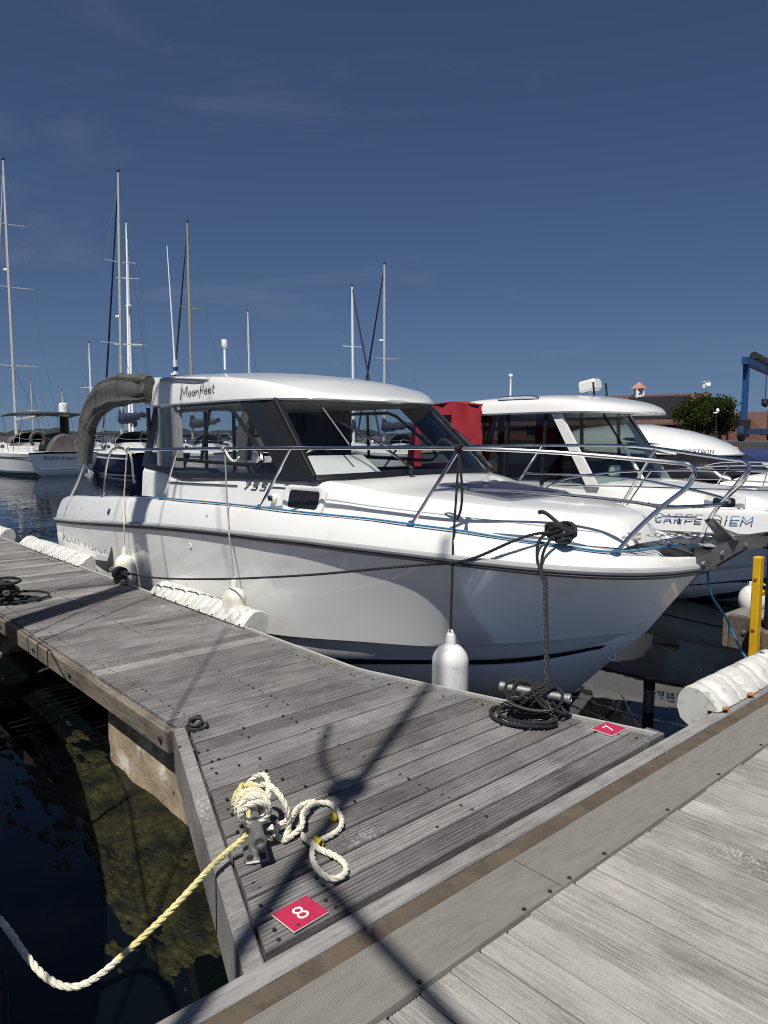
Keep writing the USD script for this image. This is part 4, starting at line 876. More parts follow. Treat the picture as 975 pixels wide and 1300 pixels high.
# interior seen through the panes
cu = []
def curtain(p, q, z0, z1, n, mat, waves=7, amp=.018):
    p, q = np.asarray(p, float), np.asarray(q, float); t_ = np.linspace(0, 1, n); d = q - p; nn = np.array([-d[1], d[0], 0]) / np.linalg.norm(d)
    P = p + t_[:, None] * d + (amp * np.sin(t_ * waves * 2 * np.pi))[:, None] * nn
    b1.part('curtain', sheet(np.stack([P + [0, 0, z0], P + [0, 0, z1]], 1), nn * .004), mat, smooth=60)
curtain(X(-5.50, .90, 0), X(-4.93, .90, 0), 1.56, 2.14, 60, 'curtain', 4, .022)
curtain(X(-5.50, -.90, 0), X(-4.62, -.90, 0), 1.56, 2.14, 80, 'curtain_dark', 8)
curtain(X(-5.56, -.60, 0), X(-5.56, -.92, 0), 1.0, 2.14, 40, 'curtain_dark', 4)
b1.part('aft_bulkhead', [cbox((-5.58, BC - .99, .5), (-5.53, BC - .30, 1.50), .01), cbox((-5.58, BC + .02, .5), (-5.53, BC + .99, 1.50), .01)], 'gelcoat')
b1.part('cabin_door', [bar(X(-5.56, y, .6), X(-5.56, y, 2.14), .02, 6) for y in (.95, .32, -.02)] , 'black_frame')
b1.part('headlining', cbox((-5.5, BC - .86, 2.128), (-3.5, BC + .86, 2.142), .004), 'curtain')
b1.part('helm_console', solid_loft(np.array([[X(a_, y0, z) for y0, z in ((.90, 1.44), (.90, zt - .05), (.80, zt), (.30, zt), (.22, zt - .05), (.20, 1.44))] for a_, zt in ((-3.28, 1.60), (-3.22, 1.70), (-3.0, 1.71), (-2.85, 1.62), (-2.78, 1.55))])), 'gelcoat')
b1.part('dashboard', cbox((-3.2, BC - .95, 1.38), (-2.6, BC + .95, 1.50), .03), 'interior_dark')
th = np.linspace(0, 2 * np.pi, 28); b1.part('steering_wheel', tube(np.stack([X(-3.36 + .10 * math.sin(q), .52 + .17 * math.cos(q), 1.62 + .14 * math.sin(q)) for q in th]), .014, 6), 'black_plastic')
for y in (.5, -.42): b1.part('helm_seat', [cbox((-4.15, BC - y - .24, .95), (-3.72, BC - y + .24, 1.10), .05), cbox((-4.25, BC - y - .24, 1.08), (-4.12, BC - y + .24, 1.62), .05), bar(X(-3.95, y, .5), X(-3.95, y, .95), .05, 10)], 'curtain_dark')
b1.part('settee', [cbox((-5.3, BC + .25, .5), (-4.4, BC + .95, 1.0), .05), cbox((-5.4, BC + .25, 1.0), (-5.25, BC + .9, 1.5), .05)], 'curtain')
# rails
RT = .0125
def gun_in(a_, dz=0.0, w=.115): h, z = H1.at(3, a_); return X(a_, max(h - w, 0), np.interp(a_, *zip(*ZT1)) + dz)
def mir(p): q = np.array(p, float); q[..., 1] = 2 * BC - q[..., 1]; return q
top = [gun_in(-6.12, .01), gun_in(-5.98, .22, .09), gun_in(-5.72, .42, .05), gun_in(-5.30, .462, .035), X(-4.8, 1.315, 1.74), X(-4.25, 1.305, 1.752), X(-3.4, 1.275, 1.765), X(-2.70, 1.215, 1.776), X(-2.0, 1.08, 1.782), X(-1.36, .90, 1.785), X(-.95, .66, 1.768), X(-.55, .45, 1.735), X(-.33, .365, 1.715), X(-.255, .345, 1.685), X(-.255, .34, 1.645), X(-.31, .36, 1.56), X(-.50, .44, 1.36), gun_in(-.585, .0, .13)]
tp = np.vstack([spline(top[:4], 20)[:-1], spline(top[3:13], 70)[:-1], spline(top[12:16], 14)[:-1], spline(top[15:], 12)])
def on_rail(a_, P=tp): i = np.argmin(abs(P[20:-14, 0] - a_)) + 20; return P[i]
for f_ in (lambda p: np.asarray(p, float), mir):
    rl = b1.part('guard_rail', tube(f_(tp), RT, 8), 'steel')
    for a0, a1 in (((-4.68, -4.24), (-3.14, -2.70), (-1.72, -1.36)) if f_ is not mir else ((-4.68, -4.29), (-2.66, -2.27), (-1.42, -1.0))):
        b1.part('stanchion', bar(f_(gun_in(a0, 0)), f_(on_rail(a1)), RT * .95, 8), 'steel', rl)
        b1.part('stanchion_foot', lathe([(.0, .030), (.018, .028), (.022, .008), (.032, .006), (.034, -.004)], f_(gun_in(a0, 0)), n=14), 'steel', rl)
    for a0 in (-6.12, -.585): b1.part('stanchion_foot', lathe([(.0, .026), (.016, .024), (.02, .008), (.03, .006), (.032, -.004)], f_(gun_in(a0, 0)), n=14), 'steel', rl)
    st0, st1 = gun_in(-1.72), on_rail(-1.38); pm = st0 + (st1 - st0) * .46
    b1.part('mid_rail', tube(f_(spline(([pm] if f_ is not mir else [X(-2.47, 1.12, 1.53), X(-1.9, 1.0, 1.545)]) + [X(-1.2, .78, 1.545), X(-.85, .60, 1.525), X(-.55, .455, 1.50), X(-.405, .40, 1.475)], 30)), .0095, 8), 'steel', rl)
b1.part('pulpit_step', [tube(spline([X(-.40, .40, 1.475), X(-.30, .2, 1.475), X(-.27, 0, 1.475), X(-.30, -.2, 1.475), X(-.40, -.40, 1.475)], 20), .011, 8)], 'steel')
# bow: roller, anchor, hardware
br = np.array([(-.62, 1.235), (-.36, 1.165), (-.16, 1.30), (.10, 1.345), (.12, 1.31), (-.12, 1.235), (-.30, 1.10), (-.40, 1.09), (-.62, 1.20)])
an = b1.part('bow_roller', [slab([X(x, y_, z) for x, z in br], (0, .012 * 1, 0)) for y_ in (.062, -.05)], 'anchor_grey', smooth=False)
b1.part('roller', [lathe([(.045, -.05), (.026, 0), (.045, .05)], X(.02, 0, 1.305), (0, 1, 0), 14), bar(X(-.14, .06, 1.265), X(-.14, -.06, 1.265), .016), bar(X(-.34, .06, 1.14), X(-.34, -.06, 1.14), .012)], 'galvanised', an)
fl = [X(-.02, .0, 1.20), X(.30, 0.0, 1.335), X(.24, .0, 1.36), X(-.10, 0, 1.27)]
anc = b1.part('anchor', [slab([X(-.60, .012, 1.245), X(-.2, .012, 1.30), X(.06, .012, 1.365), X(.08, .012, 1.34), X(-.2, .012, 1.27), X(-.58, .012, 1.22)], (0, .024, 0))], 'anchor_grey', smooth=False)
b1.part('fluke', [slab([X(-.255, .02, 1.29), X(-.325, .05, 1.39), X(-.28, .045, 1.40), X(-.13, .10, 1.30), X(-.12, .02, 1.28)], (.006, .012, 0)), slab([X(-.235, -.02, 1.29), X(-.27, -.06, 1.34), X(-.10, -.10, 1.285), X(-.10, -.02, 1.28)], (.006, -.012, 0))], 'anchor_grey', anc, smooth=False)
b1.part('bow_plate', slab([X(-.55, .16, 1.25), X(-.36, .10, 1.20), X(-.36, -.10, 1.20), X(-.55, -.16, 1.25)], (0, 0, .006)), 'steel', smooth=False)
chn = []
for i in range(11):
    f_ = i / 10; p = X(-.66 + .44 * f_, .012 - .01 * (i % 2), 1.262 + .03 * f_ + .012 * math.sin(f_ * 3)); m = trimesh.creation.torus(.015, .0042, 12, 5); m.vertices *= [1.3, .8, 1]
    m.apply_transform(trimesh.transformations.rotation_matrix(math.pi / 2 * (i % 2), (1, 0, 0))); m.apply_translation(p); chn.append(m)
b1.part('chain', chn, 'galvanised', anc)
b1.part('roller_rivets', [lathe([(0, .006), (.011, .005), (.013, 0)], X(x, .075, z), (0, -1, 0), 8) for x, z in ((-.30, 1.15), (-.20, 1.22), (-.08, 1.28), (.04, 1.315))], 'steel', an, kind='stuff')
cl_c = gun_in(-.83, .012, .14)
clt = b1.part('deck_cleat', [bar(cl_c + [-.10, .05, .045], cl_c + [.10, -.05, .045], .012), bar(cl_c + [-.03, .015, 0], cl_c + [-.03, .015, .045], .01), bar(cl_c + [.03, -.015, 0], cl_c + [.03, -.015, .045], .01)], 'steel')
b1.part('deck_cleat', [bar(mir(cl_c) + [-.10, -.05, .045], mir(cl_c) + [.10, .05, .045], .012), bar(mir(cl_c), mir(cl_c) + [0, 0, .045], .012)], 'steel')
for a_, y in ((-.62, .30), (-.72, .12)): b1.part('deck_vent', cbox(X(a_, y, 1.275) - [.05, .02, .004], X(a_, y, 1.275) + [.05, .02, .012], .004), 'rub_rail')
pst = X(-.92, .0, .44); m = trimesh.creation.torus(.022, .005, 18, 6); m.apply_transform(trimesh.geometry.align_vectors([0, 0, 1], [.5, -.8, .2])); m.apply_translation(X(-.875, .03, .47)); b1.part('bow_eye', m, 'steel')
# folded canopy on its hoop
def hoopsec(P, w0, w1, n=36):
    P, nn, bb = frames(P); t_ = np.linspace(0, 2 * np.pi, n, endpoint=False); out = []
    for i in range(len(P)):
        k = i / (len(P) - 1); lump = 1 + .03 * math.sin(5 * k * 6.28)
        h = np.interp(k, [0, .12, .3, .6, .85, 1], [.11, .135, .15, .145, .135, .09]); up = np.array([0, 1.0, 0]); side = np.cross(np.gradient(P, axis=0)[i], up); side /= np.linalg.norm(side)
        sq = lambda v, e: np.sign(v) * abs(v) ** e
        out.append([P[i] + side * h * 1.12 * sq(math.cos(q), .55) * lump + up * (.055 * sq(math.sin(q), .6) + .012 * math.sin(q) * math.sin(3.3 * math.cos(q) * 3 + 9 * k)) for q in t_])
    return np.array(out)
for f_ in (lambda p: np.asarray(p, float), mir):
    path = spline([X(-5.52, .95, 2.335), X(-5.95, 1.0, 2.345), X(-6.4, 1.02, 2.31), X(-6.78, 1.03, 2.19), X(-6.98, 1.04, 2.0), X(-7.06, 1.05, 1.75), X(-7.08, 1.06, 1.55)], 60)
    Gh = f_(hoopsec(path, .15, .1)); v_ = Gh.reshape(-1, 3); v_ += (meshkit.fbm(v_ * [3, 8, 3], 3)[:, None] - .5) * .022
    b1.part('canopy_roll', [loft(Gh, close_v=True, flip=f_ is mir), fan(Gh[0], f_ is not mir), fan(Gh[-1], f_ is mir)], 'canvas_grey', smooth=70)
    for kk in (14, 30, 44):
        ring_ = Gh[kk] + (Gh[kk] - Gh[kk].mean(0)) * .01; b1.part('canopy_strap', tube(np.vstack([ring_, ring_[:1]]), .006, 5), 'canvas_dark')
    b1.part('canopy_frame', [tube(f_(spline([X(-7.08, 1.06, 1.62), X(-7.12, 1.07, 1.5), X(-7.36, 1.09, 1.25), X(-7.5, 1.10, 1.12)], 14)), .020, 8), bar(f_(X(-7.06, 1.05, 1.6)), f_(X(-6.98, 1.04, 1.42)), .011)], 'alloy')
gx = [(-5.6, 2.42), (-6.0, 2.45), (-6.4, 2.42), (-6.75, 2.32)]
b1.part('canopy_top', sheet(np.array([[X(a_, y, z + .03 * (1 - (y / 1.05) ** 2)) for y in np.linspace(1.03, -1.03, 12)] for a_, z in gx]), (0, 0, -.02)), 'canvas_grey', smooth=60)
# aerials
ant = b1.part('whip_aerial', [tube(np.array([X(-5.62, .62, 2.60), X(-5.66, .62, 3.1), X(-5.72, .62, 3.80)]), np.array([.011, .007, .004]), 7)], 'mast_white')
b1.part('aerial_base', [lathe([(0, .15), (.022, .15), (.022, .02), (.045, .015), (.05, 0)], X(-5.61, .62, 2.49), n=12)], 'mast_white', ant)
b1.part('aerial_collar', lathe([(.024, .06), (.026, .05), (.026, .03), (.024, .02)], X(-5.61, .62, 2.51), n=12), 'hoist_blue', ant)
al = b1.part('mast_light', [lathe([(.012, .02), (.011, .24)], X(-5.25, .25, 2.52), n=10), lathe([(0, .33), (.026, .325), (.03, .30), (.03, .26), (.016, .24)], X(-5.25, .25, 2.52), n=14)], 'mast_white')
# blue line lying along the side deck
t = Thing('mooring_line', 'thin blue line lying along the white side deck to the bow', 'rope', (-2.8, .3, 1.3))
bl = [gun_in(a_, .012, .085 + .006 * math.sin(a_ * 5)) for a_ in np.linspace(-5.2, -.62, 30)] + [gun_in(-.5, .03, .10), X(-.42, .12, 1.25)]
t.part('line', tube(spline(bl, 120), .0065, 6), 'rope_blue')
t = Thing('mooring_line', 'blue line hanging from the white bow down to the yellow ladder', 'rope', (-.2, 1.6, 1.0))
pp = spline([X(-.32, -.02, 1.10), X(-.30, -.04, .95), abz(922, 785, .78), abz(938, 820, .62), W(0, 0, 0) * 0 + abz(954, 842, .53)], 40); t.part('line', tube(pp, .0075, 6), 'rope_blue')
# black lines of the front boat
bc_ = cl_c + np.array([0, 0, .05])
t = Thing('mooring_line', 'long black line from the bow cleat to the middle cleat along the white hull', 'rope', (-3, .1, .8))
pp = [bc_, bc_ + [-.14, -.20, -.02], (-1.20, BC - H1.at(3, -1.20)[0] - .035, 1.165), (-1.397, .375, 1.119), (-1.75, .225, 1.06), (-2.2, .14, .975), (-2.70, .075, .89), (-3.2, .04, .81), (-3.72, .015, .735), (-4.3, .0, .66), (CM[0] + .14, CM[1], CM[2] + .11)]
t.part('line', twisted(spline(pp, 160), .0085, .08), 'rope_black')
wr = []
for i in range(4):
    th = np.linspace(0, 2 * np.pi, 26); wr.append(tube(np.stack([CM + [-.04 + .03 * i + .02 * math.sin(q), .05 * math.cos(q), .085 + .055 * math.sin(q)] for q in th]), .011, 6))
for i in range(3):
    th = np.linspace(0, 2 * np.pi, 24); wr.append(tube(np.stack([CM + [(.07 + .01 * i) * math.cos(q), .045 * math.sin(q), .03 + .02 * i] for q in th]), .011, 6))
t.part('turns', wr, 'rope_black')
t = Thing('mooring_line', 'doubled black rope hanging from the bow cleat to the cleat by plate 7', 'rope', (-.8, .5, .8))
e_ = CR + np.array([.06, .02, .12])
p0 = bc_ + [-.02, -.10, -.02]
for dx in (-.03, .03): t.part('line', twisted(spline([bc_ + [dx, 0, 0], p0 + [dx, -.03, -.01], p0 + [dx * .5, -.06, -.10], p0 + (e_ - p0) * .3 + [0, -.02, 0]], 30), .0085), 'rope_black')
t.part('line', [twisted(np.array([p0 + (e_ - p0) * f_ + [0, -.02 * (1 - f_) , 0] for f_ in np.linspace(.27, 1, 20)]), .013, .055)], 'rope_black')
t.part('fleck', tube(np.array([p0 + (e_ - p0) * f_ + [.011 * math.cos(f_ * 90), -.02 * (1 - f_) - .011 * abs(math.sin(f_ * 90)) - .004, 0] for f_ in np.linspace(.27, 1, 400)]), .0008, 4), 'rope_fleck')
kn = []
for i in range(6):
    th = np.linspace(0, 2 * np.pi, 26); r1 = .085 + .012 * (i % 3)
    kn.append(tube(np.stack([bc_ + [r1 * math.cos(q) , .055 * math.sin(q) - .03 * math.cos(q), -.015 + .012 * i + .02 * math.sin(q * 2 + i)] for q in th]), .012, 6))
kn.append(tube(spline([bc_ + [.02, 0, .05], bc_ + [-.06, .02, .08], bc_ + [-.14, .03, .115], bc_ + [-.17, .03, .11]], 12), .012, 6))
t.part('knot', kn, 'rope_black')
# hanging fenders
def hanging_fender(top, z_top, L, r, ropem, label, col, sight, drop=.0, group=None, rr=.006):
    c = np.asarray(top, float); q = c
    for _ in range(8): q = atb(*sight[1], BC - H1.at(3, q[0])[0] - .036)
    g = c
    for _ in range(8): g = atb(*sight[0], BC - H1.at(3, g[0])[0] + .055)
    e = atb(*sight[2], BC - H1.at(3, q[0])[0] - .03 + drop); via = [g, q]; axis_lean = e[:2] - c[:2]; z_top = e[2]
    t = Thing('hanging_fender', label, 'fender', tuple(c), group=group)
    z1 = z_top; z0 = z1 - L; x, y = c[0] + axis_lean[0], c[1] + axis_lean[1]
    prof = [(0, 0), (r * .22, .0), (r * .26, .05)] + [(r * math.sin(q), .05 + r * 1.05 * (1 - math.cos(q))) for q in np.linspace(.35, math.pi / 2, 8)] + [(r * 1.0, L * .5)] + [(r * math.sin(q), L - .05 - r * 1.05 * (1 - math.cos(q))) for q in np.linspace(math.pi / 2, .35, 8)] + [(r * .30, L - .05), (r * .26, L - .0), (r * .16, L + .012), (0, L + .014)]
    b_ = t.part('body', lathe(prof, (x, y, z0), n=28), col, smooth=50)
    m = trimesh.creation.torus(r * .16, r * .06, 16, 6); m.apply_transform(trimesh.geometry.align_vectors([0, 0, 1], [0, 1, 0])); m.apply_translation((x, y, z1 + .012)); t.part('eye', m, col, b_)
    t.part('line', tube(np.vstack([[c + [0, 0, .012]], via, [[x, y, z1 + .02]]]), rr, 6), ropem)
    hitch = []
    for k in range(3):
        th = np.linspace(0, 2 * np.pi, 18); hitch.append(tube(np.stack([c + [.012 * (k - 1) + .004 * math.sin(q), .020 * math.cos(q), .020 * math.sin(q)] for q in th]), rr, 5))
    t.part('hitch', hitch, ropem)
    return t, (x, y, z1)
pr = on_rail(-5.28); t, _ = hanging_fender(pr, .79, .42, .092, 'rope_white', 'small cream fender hanging by the stern quarter on a white line', 'vinyl_fender', ((157.3, 633), (157.6, 665), (158, 697)))
t.part('loose_end', tube(spline([pr, pr + [.05, .0, -.03], pr + [.10, 0, -.12], pr + [.115, 0, -.26], pr + [.14, 0, -.31]], 16), .010, 6), 'rope_white')
pr = on_rail(-3.45); t, _ = hanging_fender(pr, .835, .36, .088, 'rope_grey', 'cream fender hanging amidships on a grey line', 'vinyl_fender', ((288.5, 643), (291, 680), (297, 737)))
t.part('loose_end', tube(spline([pr, pr + [.06, -.01, -.05], pr + [.13, -.01, -.09], pr + [.22, -.01, -.06]], 12), .009, 6), 'rope_white')
pr = on_rail(-1.36); t, q = hanging_fender(pr, .655, .66, .108, 'rope_black', 'larger white fender hanging below the bow flare on a black line', 'fender_white', ((575.5, 686), (574.6, 714), (572, 806)), rr=.0075)
t.part('loose_end', [tube(spline([pr, pr + [.02, -.01, -.12], pr + [.035, -.012, -.30], pr + [.0, -.014, -.42]], 14), .008, 6), tube(spline([pr, pr + [-.05, -.01, .02], pr + [-.13, -.01, .05], pr + [-.17, -.01, .015], pr + [-.08, -.01, -.005]], 14), .009, 6)], 'rope_black')
# ------------------------------------------------------------------ the second motor boat, red canopy
B2 = 5.85
H2 = Hull([(-6.6, 0, -.35), (-2.8, 0, -.35), (-2.1, 0, -.15), (-1.5, 0, .1)],
          [(-6.6, .95, .0), (-4, 1.0, .06), (-3, .92, .14), (-2.3, .66, .24), (-1.7, .3, .34), (-1.25, 0, .42)],
          [(-6.6, 1.02, .16), (-4, 1.06, .22), (-3, .98, .31), (-2.3, .76, .40), (-1.7, .42, .48), (-1.12, 0, .56)],
          [(-6.6, 1.12, .70), (-4, 1.20, .78), (-2.8, 1.13, .825), (-2.1, 1.0, .84), (-1.5, .80, .85), (-1.1, .56, .855), (-.85, .3, .86), (-.75, 0, .86)], B2, n=48)
ZT2 = [(-6.6, .95), (-4, 1.05), (-2.8, 1.09), (-1.5, 1.10), (-.75, 1.07)]
b2 = Thing('motor_boat', 'white cabin motor boat with a red rear canopy moored beyond the front boat', 'motor boat', (-3.6, B2, 0))
h2 = b2.part('hull', H2.mesh(), 'hull_gelcoat', smooth=28)
b2.part('deck', H2.deck(ZT2, .06, a_open=-5.0), 'gelcoat', smooth=40)
b2.part('rub_rail', H2.rail(3, .016, .008), 'rub_dark'); b2.part('bottom_paint', [H2.band(0, .02, .9, -1.6), H2.band(0, .02, .9, -1.6, side=1)], 'antifoul', h2)
def X2(a, y, z): return np.array([a, B2 - y, z])
def g2(a, f): h, z = H2.at(3, a); zt = np.interp(a, *zip(*ZT2)); return X2(a, h - .06 * f ** 2, z + (zt - z) * f)
p0, p1 = g2(-2.36, .22), g2(-1.42, .16)
nrm = np.cross(p1 - p0, [0, 0, 1.0]); nrm /= np.linalg.norm(nrm); nrm = nrm if nrm[1] < 0 else -nrm
segs = []
for w_, f0, f1, mat_ in (('CA', .0, .18, 'decal_blue'), ('R', .215, .285, 'decal_blue'), ('PE', .33, .49, 'decal_grey'), ('DI', .60, .74, 'decal_grey'), ('EM', .78, .98, 'decal_blue')):
    q0, q1 = [g2(-2.40 + .92 * f_, .42) + nrm * .002 for f_ in (f0, f1)]
    b2.part('name_lettering', strokes_on(w_, .088, q0, q1 - q0, (0, -.10, 1), .0046, shear=.22, width=np.linalg.norm(q1 - q0), gap=.3, serif=True), mat_, h2, smooth=False)
tk2 = np.array([(-5.1, .92, .90, 1.25, 1.25), (-3.3, .92, .88, 1.29, 1.33), (-2.9, .88, .78, 1.275, 1.34), (-2.4, .78, .64, 1.25, 1.30), (-1.95, .64, .50, 1.225, 1.265), (-1.68, .50, .38, 1.20, 1.23), (-1.55, .40, .28, 1.15, 1.17), (-1.48, .34, .22, 1.08, 1.09)])
aa = np.r_[np.linspace(-5.1, -3.3, 8), np.linspace(-3.2, -1.7, 18), -1.64, -1.58, -1.53, -1.48]
T2 = np.stack([aa] + [PchipInterpolator(tk2[:, 0], tk2[:, i])(aa) for i in range(1, 5)], 1); rows = []
for a_, wb, w_, zs, zc in T2:
    zb = np.interp(a_, *zip(*ZT2)) - .03; zb = min(zb, zs - .01)
    pr = [(wb, zb), (w_ + (wb - w_) * .3, zs - .05 if zs - zb > .1 else (zs + zb) / 2), (w_, zs), (w_ * .6, zs + (zc - zs) * .7), (0, zc)]
    rows.append([X2(a_, y, z) for y, z in pr] + [X2(a_, -y, z) for y, z in pr[-2::-1]])
b2.part('cabin_trunk', loft(np.array(rows), flip=True), 'gelcoat', smooth=50)
for s_ in (1, -1):
    st = np.array([[X2(a_, s_ * (H2.at(3, a_)[0] - .055), z + np.interp(a_, *zip(*ZT2)) - 1.09) for z in (1.055, 1.075)] for a_ in np.linspace(-4.6, -2.55, 10)]); st[..., 1] -= s_ * .006
    b2.part('side_stripe', loft(st, flip=s_ > 0), 'canvas_blue', h2)
    rr2 = lambda R_, k: np.array([X2(-1.86 + q[0], s_ * (np.interp(-1.86 + q[0], T2[:, 0], T2[:, 1]) + .004 - .05 * (q[1] + .06)), 1.155 + q[1]) + [0, -s_ * k, 0] for q in R_])
    ro, rm, ri = rrect(0, .36, .20, .08), rrect(0, .31, .16, .06), rrect(0, .20, .10, .03)
    pt = b2.part('porthole', loft(np.stack([rr2(ro, -.01), rr2(ro, .016), rr2(rm, .022), rr2(ri, .012)]), close_v=True), 'gelcoat', smooth=45); b2.part('porthole_glass', fan(rr2(ri, .0125), s_ < 0), 'black_frame', pt, smooth=False)
ZR2 = 2.14
def y2(z): return .93 - (z - 1.27) * .09
for s_ in (1, -1):
    for a0, a1 in ((-5.0, -4.62), (-4.58, -4.02), (-3.98, None)):
        q = [X2(a0, s_ * y2(1.29), 1.29), X2(a1 if a1 else -3.28, s_ * y2(1.29), 1.29), X2(a1 if a1 else -3.86, s_ * y2(ZR2), ZR2), X2(a0, s_ * y2(ZR2), ZR2)]
        b2.part('window', TM(q, [[0, 1, 2, 3]] if s_ > 0 else [[3, 2, 1, 0]]), 'glass_tinted', smooth=False)
    for a_ in (-5.02, -4.60, -4.0): b2.part('window_frame', slab([X2(a_ - .022, s_ * (y2(1.27) + .004), 1.27), X2(a_ + .022, s_ * (y2(1.27) + .004), 1.27), X2(a_ + .022, s_ * (y2(ZR2) + .004), ZR2), X2(a_ - .022, s_ * (y2(ZR2) + .004), ZR2)], (0, .03 * s_, 0)), 'pillar_grey', smooth=False)
    b2.part('front_pillar', slab([X2(-3.34, s_ * (y2(1.27) + .008), 1.265), X2(-3.20, s_ * (y2(1.27) + .002), 1.265), X2(-3.80, s_ * (y2(ZR2) + .002), ZR2), X2(-3.92, s_ * (y2(ZR2) + .008), ZR2)], (0, .05 * s_, 0)), 'gelcoat', smooth=False)
wsg = lambda y, k: X2(-3.24 + .10 * (1 - (y / .93) ** 2) - .60 * k, y * (1 - .09 * k), 1.30 + .03 * (1 - (y / .93) ** 2) + k * (ZR2 - 1.30))
G = np.array([[wsg(y, k) for k in np.linspace(0, 1, 4)] for y in np.linspace(.92, -.92, 13)]); b2.part('windscreen', loft(G), 'glass_green', smooth=True)
for y in (.0,): b2.part('windscreen_post', [tube(np.array([wsg(y, k) + [.008, 0, 0] for k in (0, .45)]), .022, 6)], 'gelcoat')
b2.part('windscreen_post', tube(np.array([wsg(0, k) + [.008, 0, 0] for k in (.44, 1)]), .014, 6), 'black_frame')
b2.part('windscreen_post', tube(np.array([wsg(-.9, k) + [.008, 0, 0] for k in (0, 1)]), .02, 6), 'pillar_grey')
b2.part('wheel_console', [cbox((-3.75, B2 - .75, 1.0), (-3.32, B2 - .1, 1.36), .05), cbox((-3.45, B2 - .30, 1.36), (-3.38, B2 - .10, 1.50), .02)], 'gelcoat')
b2.part('helm_seat', [cbox((-4.5, B2 - .8, .8), (-4.0, B2 + .8, 1.25), .06)], 'interior_dark')
b2.part('aft_bulkhead', [cbox((-5.06, B2 - .92, .5), (-5.02, B2 + .92, 1.28), .01)], 'gelcoat'); b2.part('cabin_floor', cbox((-5.0, B2 - .9, .45), (-2.2, B2 + .9, .5), .01), 'interior_dark')
rf2 = np.array([(-5.52, .55, 2.27, 2.30, 2.33), (-5.42, .82, 2.20, 2.33, 2.37), (-5.1, .90, 2.14, 2.345, 2.40), (-4.2, .91, 2.145, 2.34, 2.41), (-3.7, .89, 2.145, 2.31, 2.375), (-3.4, .80, 2.14, 2.265, 2.32), (-3.2, .62, 2.135, 2.22, 2.265), (-3.08, .40, 2.13, 2.18, 2.21), (-3.03, .16, 2.13, 2.15, 2.165)])
ra = np.r_[np.linspace(-5.52, -5.1, 6), np.linspace(-5.0, -3.7, 12), np.linspace(-3.6, -3.08, 10), -3.03]; sec = []
for a_ in ra:
    w_, z0, z1, z2 = (float(PchipInterpolator(rf2[:, 0], rf2[:, i])(a_)) for i in (1, 2, 3, 4))
    hs = [(w_, z0), (w_ + .012, z0 + .02), (w_ - .015, z0 + (z1 - z0) * .6), (w_ - .07, z1), (w_ * .6, z1 + (z2 - z1) * .7), (0, z2)]
    sec.append([X2(a_, y, z) for y, z in hs] + [X2(a_, -y, z) for y, z in hs[-2::-1]] + [X2(a_, 0, z0)])
r2 = b2.part('roof', solid_loft(np.array(sec)), 'gelcoat', smooth=30)
b2.part('roof_rail', [tube(spline([X2(-4.78, .84, 2.345), X2(-4.70, .86, 2.37), X2(-4.45, .86, 2.375), X2(-4.2, .86, 2.365), X2(-4.12, .84, 2.345)], 16), .012, 6)], 'steel', r2)
b2.part('aerial', [lathe([(.022, 0), (.012, .03), (.010, .26)], X2(-4.85, .5, 2.38), n=8), lathe([(0, .33), (.03, .325), (.03, .30), (.012, .29), (.012, .26)], X2(-4.85, .5, 2.38), n=12)], 'mast_white', r2)
m = cbox((-.13, -.10, 0), (.13, .10, .15), .03); m.apply_transform(trimesh.transformations.rotation_matrix(-.18, (0, 1, 0))); m.apply_translation(X2(-3.95, -.05, 2.45))
lamp = b2.part('search_lamp', m, 'gelcoat', r2)
for y in (.10, -.2): b2.part('lamp_bracket', bar(X2(-3.80, y, 2.39), X2(-3.82, y, 2.56), .014), 'black_plastic', lamp)
# canopy: red cloth with a clear side light
ct = [(-5.02, 2.29), (-5.5, 2.345), (-5.95, 2.32), (-6.25, 2.22)]
b2.part('canopy_top', sheet(np.array([[X2(a_, y, z + .03 * (1 - (y / .95) ** 2)) for y in np.linspace(.96, -.96, 9)] for a_, z in ct]), (0, 0, -.012)), 'canvas_red', smooth=60)
for s_ in (1, -1):
    def cq(a0, a1, z0, z1t):
        G = np.array([[X2(a_, s_ * (.955 + .012 * math.sin(a_ * 21 + z * 5) + .015 * math.sin(a_ * 9 - z * 11)), z) for z in np.linspace(z0, np.interp(a_, [-6.25, -5.95, -5.5, -5.02], [2.22, 2.32, 2.345, 2.29]) if z1t is None else z1t, 6)] for a_ in np.linspace(a0, a1, 7)])
        return sheet(G, (0, .006 * s_, 0))
    b2.part('canopy_side', [cq(-5.50, -4.97, 1.22, None), cq(-6.25, -6.12, 1.05, None), cq(-6.12, -5.50, 2.16, None), cq(-6.12, -5.5, 1.08, 1.42)], 'canvas_red', smooth=60)
    b2.part('canopy_window', loft(np.array([[X2(a_, s_ * .95, z) for z in (1.42, 2.16)] for a_ in (-6.12, -5.5)]), flip=s_ > 0), 'clear_plastic', smooth=False)
bk = lambda z0, z1, y0, y1: np.array([[X2(-6.26 - (2.2 - z) * .25, y, z) for z in np.linspace(z0, z1, 4)] for y in np.linspace(y0, y1, 5)])
b2.part('canopy_back', [sheet(bk(1.0, 1.45, .95, -.95), (.006, 0, 0)), sheet(bk(2.08, 2.24, .95, -.95), (.006, 0, 0)), sheet(bk(1.45, 2.08, .95, .78), (.006, 0, 0)), sheet(bk(1.45, 2.08, -.78, -.95), (.006, 0, 0))], 'canvas_red', smooth=60)
b2.part('canopy_window', loft(bk(1.45, 2.08, .78, -.78)), 'clear_plastic', smooth=False)
def g2in(a, dz=0.0, w=.09): h, z = H2.at(3, a); return X2(a, max(h - w, 0), np.interp(a, *zip(*ZT2)) + dz)
